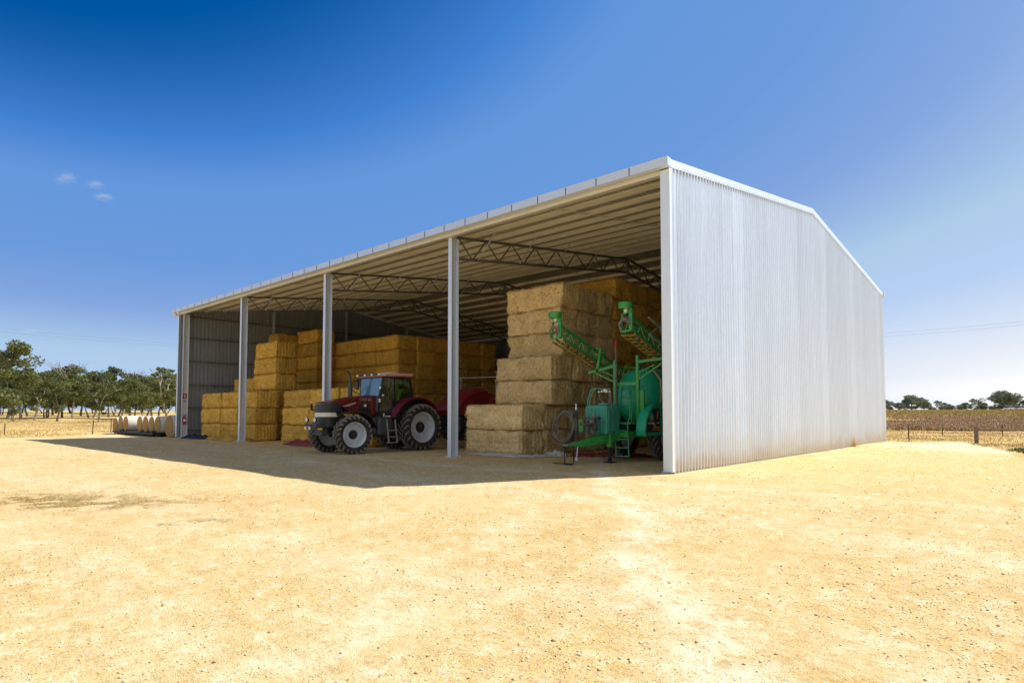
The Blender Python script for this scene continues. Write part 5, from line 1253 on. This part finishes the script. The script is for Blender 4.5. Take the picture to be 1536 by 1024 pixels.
for x in (-.62, -.28):
    for k in range(11): z = .58-.052*k; cn.lathe([(.012,-.008),(.026,-.008),(.026,.008),(.012,.008),(.012,-.008)], (x+.01*math.sin(k),-3.55,z), 'x' if k % 2 else 'y', 8)
for k in range(9): cn.lathe([(.012,-.010),(.032,-.010),(.032,.010),(.012,.010),(.012,-.010)], (-1.0+.05*k,-3.62+.03*math.sin(k*1.3),.03), 'z', 8)
cn.tube([(-.62,-3.55,.03),(-.45,-3.66,.03),(-.28,-3.6,.03)], .03, 6).build('chain', M['iron'], S)
MB().tube([(-.30,-3.3,.62),(-.24,-3.4,.42),(-.27,-3.4,.2)], .02, 6).lathe([(.02,0),(.05,.03),(.05,.12),(.02,.15)], (-.27,-3.4,.10), 'z', 12).build('shaft_end', M['galv'], S)
# folded booms
def boom(x0, side):
    r = MB(); g_ = MB(); ylist = [-2.75+.62*i for i in range(11)]
    zz = lambda y: 4.02 - .335*(y+2.75)
    w_ = .34
    for dx, dz in ((0, .52),):
        g_.bar((x0+w_/2*0+dx, ylist[0], zz(ylist[0])+dz), (x0+dx, ylist[-1], zz(ylist[-1])+dz), .075, .075)
    for dx in (-w_/2, w_/2): g_.bar((x0+dx, ylist[0], zz(ylist[0])+.05), (x0+dx, ylist[-1], zz(ylist[-1])+.05), .055, .055)
    for i, y in enumerate(ylist):
        for dx in (-w_/2, w_/2):
            g_.bar((x0+dx, y, zz(y)+.05), (x0, y, zz(y)+.52), .035, .035)
            if i < len(ylist)-1: g_.bar((x0+dx, y, zz(y)+.05), (x0, ylist[i+1], zz(ylist[i+1])+.52), .028, .028)
    bo = g_.build('boom', M['green'] if side < 0 else M['green'], S)
    y_ = MB()
    for dx in (-w_/2-.05, w_/2+.05, 0): y_.bar((x0+dx, -2.85, zz(-2.85)-.07), (x0+dx, ylist[-1], zz(ylist[-1])-.07), .045, .045)
    for i in range(26): y = -2.8+.24*i; y_.bar((x0-w_/2-.05, y, zz(y)-.07), (x0+w_/2+.05, y+.06, zz(y+.06)-.07), .05, .03)
    y_.build('nozzle_rail', M['boom_y'], bo)
    for i in range(12): y = -2.6+.5*i; MB().lathe([(.03,-.10),(.03,0),(.02,.03)], (x0+w_/2+.06, y, zz(y)-.12), 'z', 8, True).build('nozzle', M['black'], bo)
    if side > 0:
        o_ = MB()
        for dx, dz in ((.34,.70),(.34,.18)): o_.bar((x0+dx,-2.2,zz(-2.2)+dz),(x0+dx,2.8,zz(2.8)+dz),.05,.05)
        for i in range(8): y = -2.2+.62*i; o_.bar((x0+.34,y,zz(y)+(.70 if i%2 else .18)),(x0+.34,y+.62,zz(y+.62)+(.18 if i%2 else .70)),.035,.035)
        o_.build('outer_boom', M['boom_g'], bo)
    # tip: frame, capped float and hose bundle
    y = -2.95; z = zz(y); t = MB()
    t.bar((x0-w_/2-.02,y,z-.02),(x0-w_/2+.06,y,z+.55),.05,.05).bar((x0+w_/2-.04,y+.05,z-.02),(x0+w_/2-.04,y+.05,z+.66),.11,.07).bar((x0-w_/2,y,z+.5),(x0+w_/2,y,z+.58),.05,.05).bar((x0-w_/2,y,z-.02),(x0+w_/2,y,z),.05,.05)
    ti = t.build('tip_frame', M['green'], bo)
    MB().lathe([(.001,.0),(.19,0),(.21,.03),(.21,.07),(.22,.075),(.22,.17),(.20,.20),(.001,.21)], (x0-.03,y,z+.66), 'z', 28).build('tip_float', M['green'], ti, smooth=40)
    MB().bbox(x0-.07,x0+.04,y-.04,y+.05,z+.55,z+.66,.01).build('tip_block', M['white'], ti)
    h_ = MB(); q = random.Random(side+9)
    for k in range(9): h_.tube([(x0-.17+q.uniform(-.05,.05),y-.04,z+.05+q.uniform(-.04,.06)),(x0-.20,y-.10,z+.22+q.uniform(-.06,.06)),(x0-.05,y-.12,z+.36+q.uniform(-.07,.07)),(x0+.10,y-.04,z+.30+q.uniform(-.1,.1)),(x0+.14,y+.05,z+.1)], .016, 6)
    h_.build('tip_hoses', M['hose'], ti, smooth=True)
    return bo
boom(-1.42, -1); boom(1.28, 1)
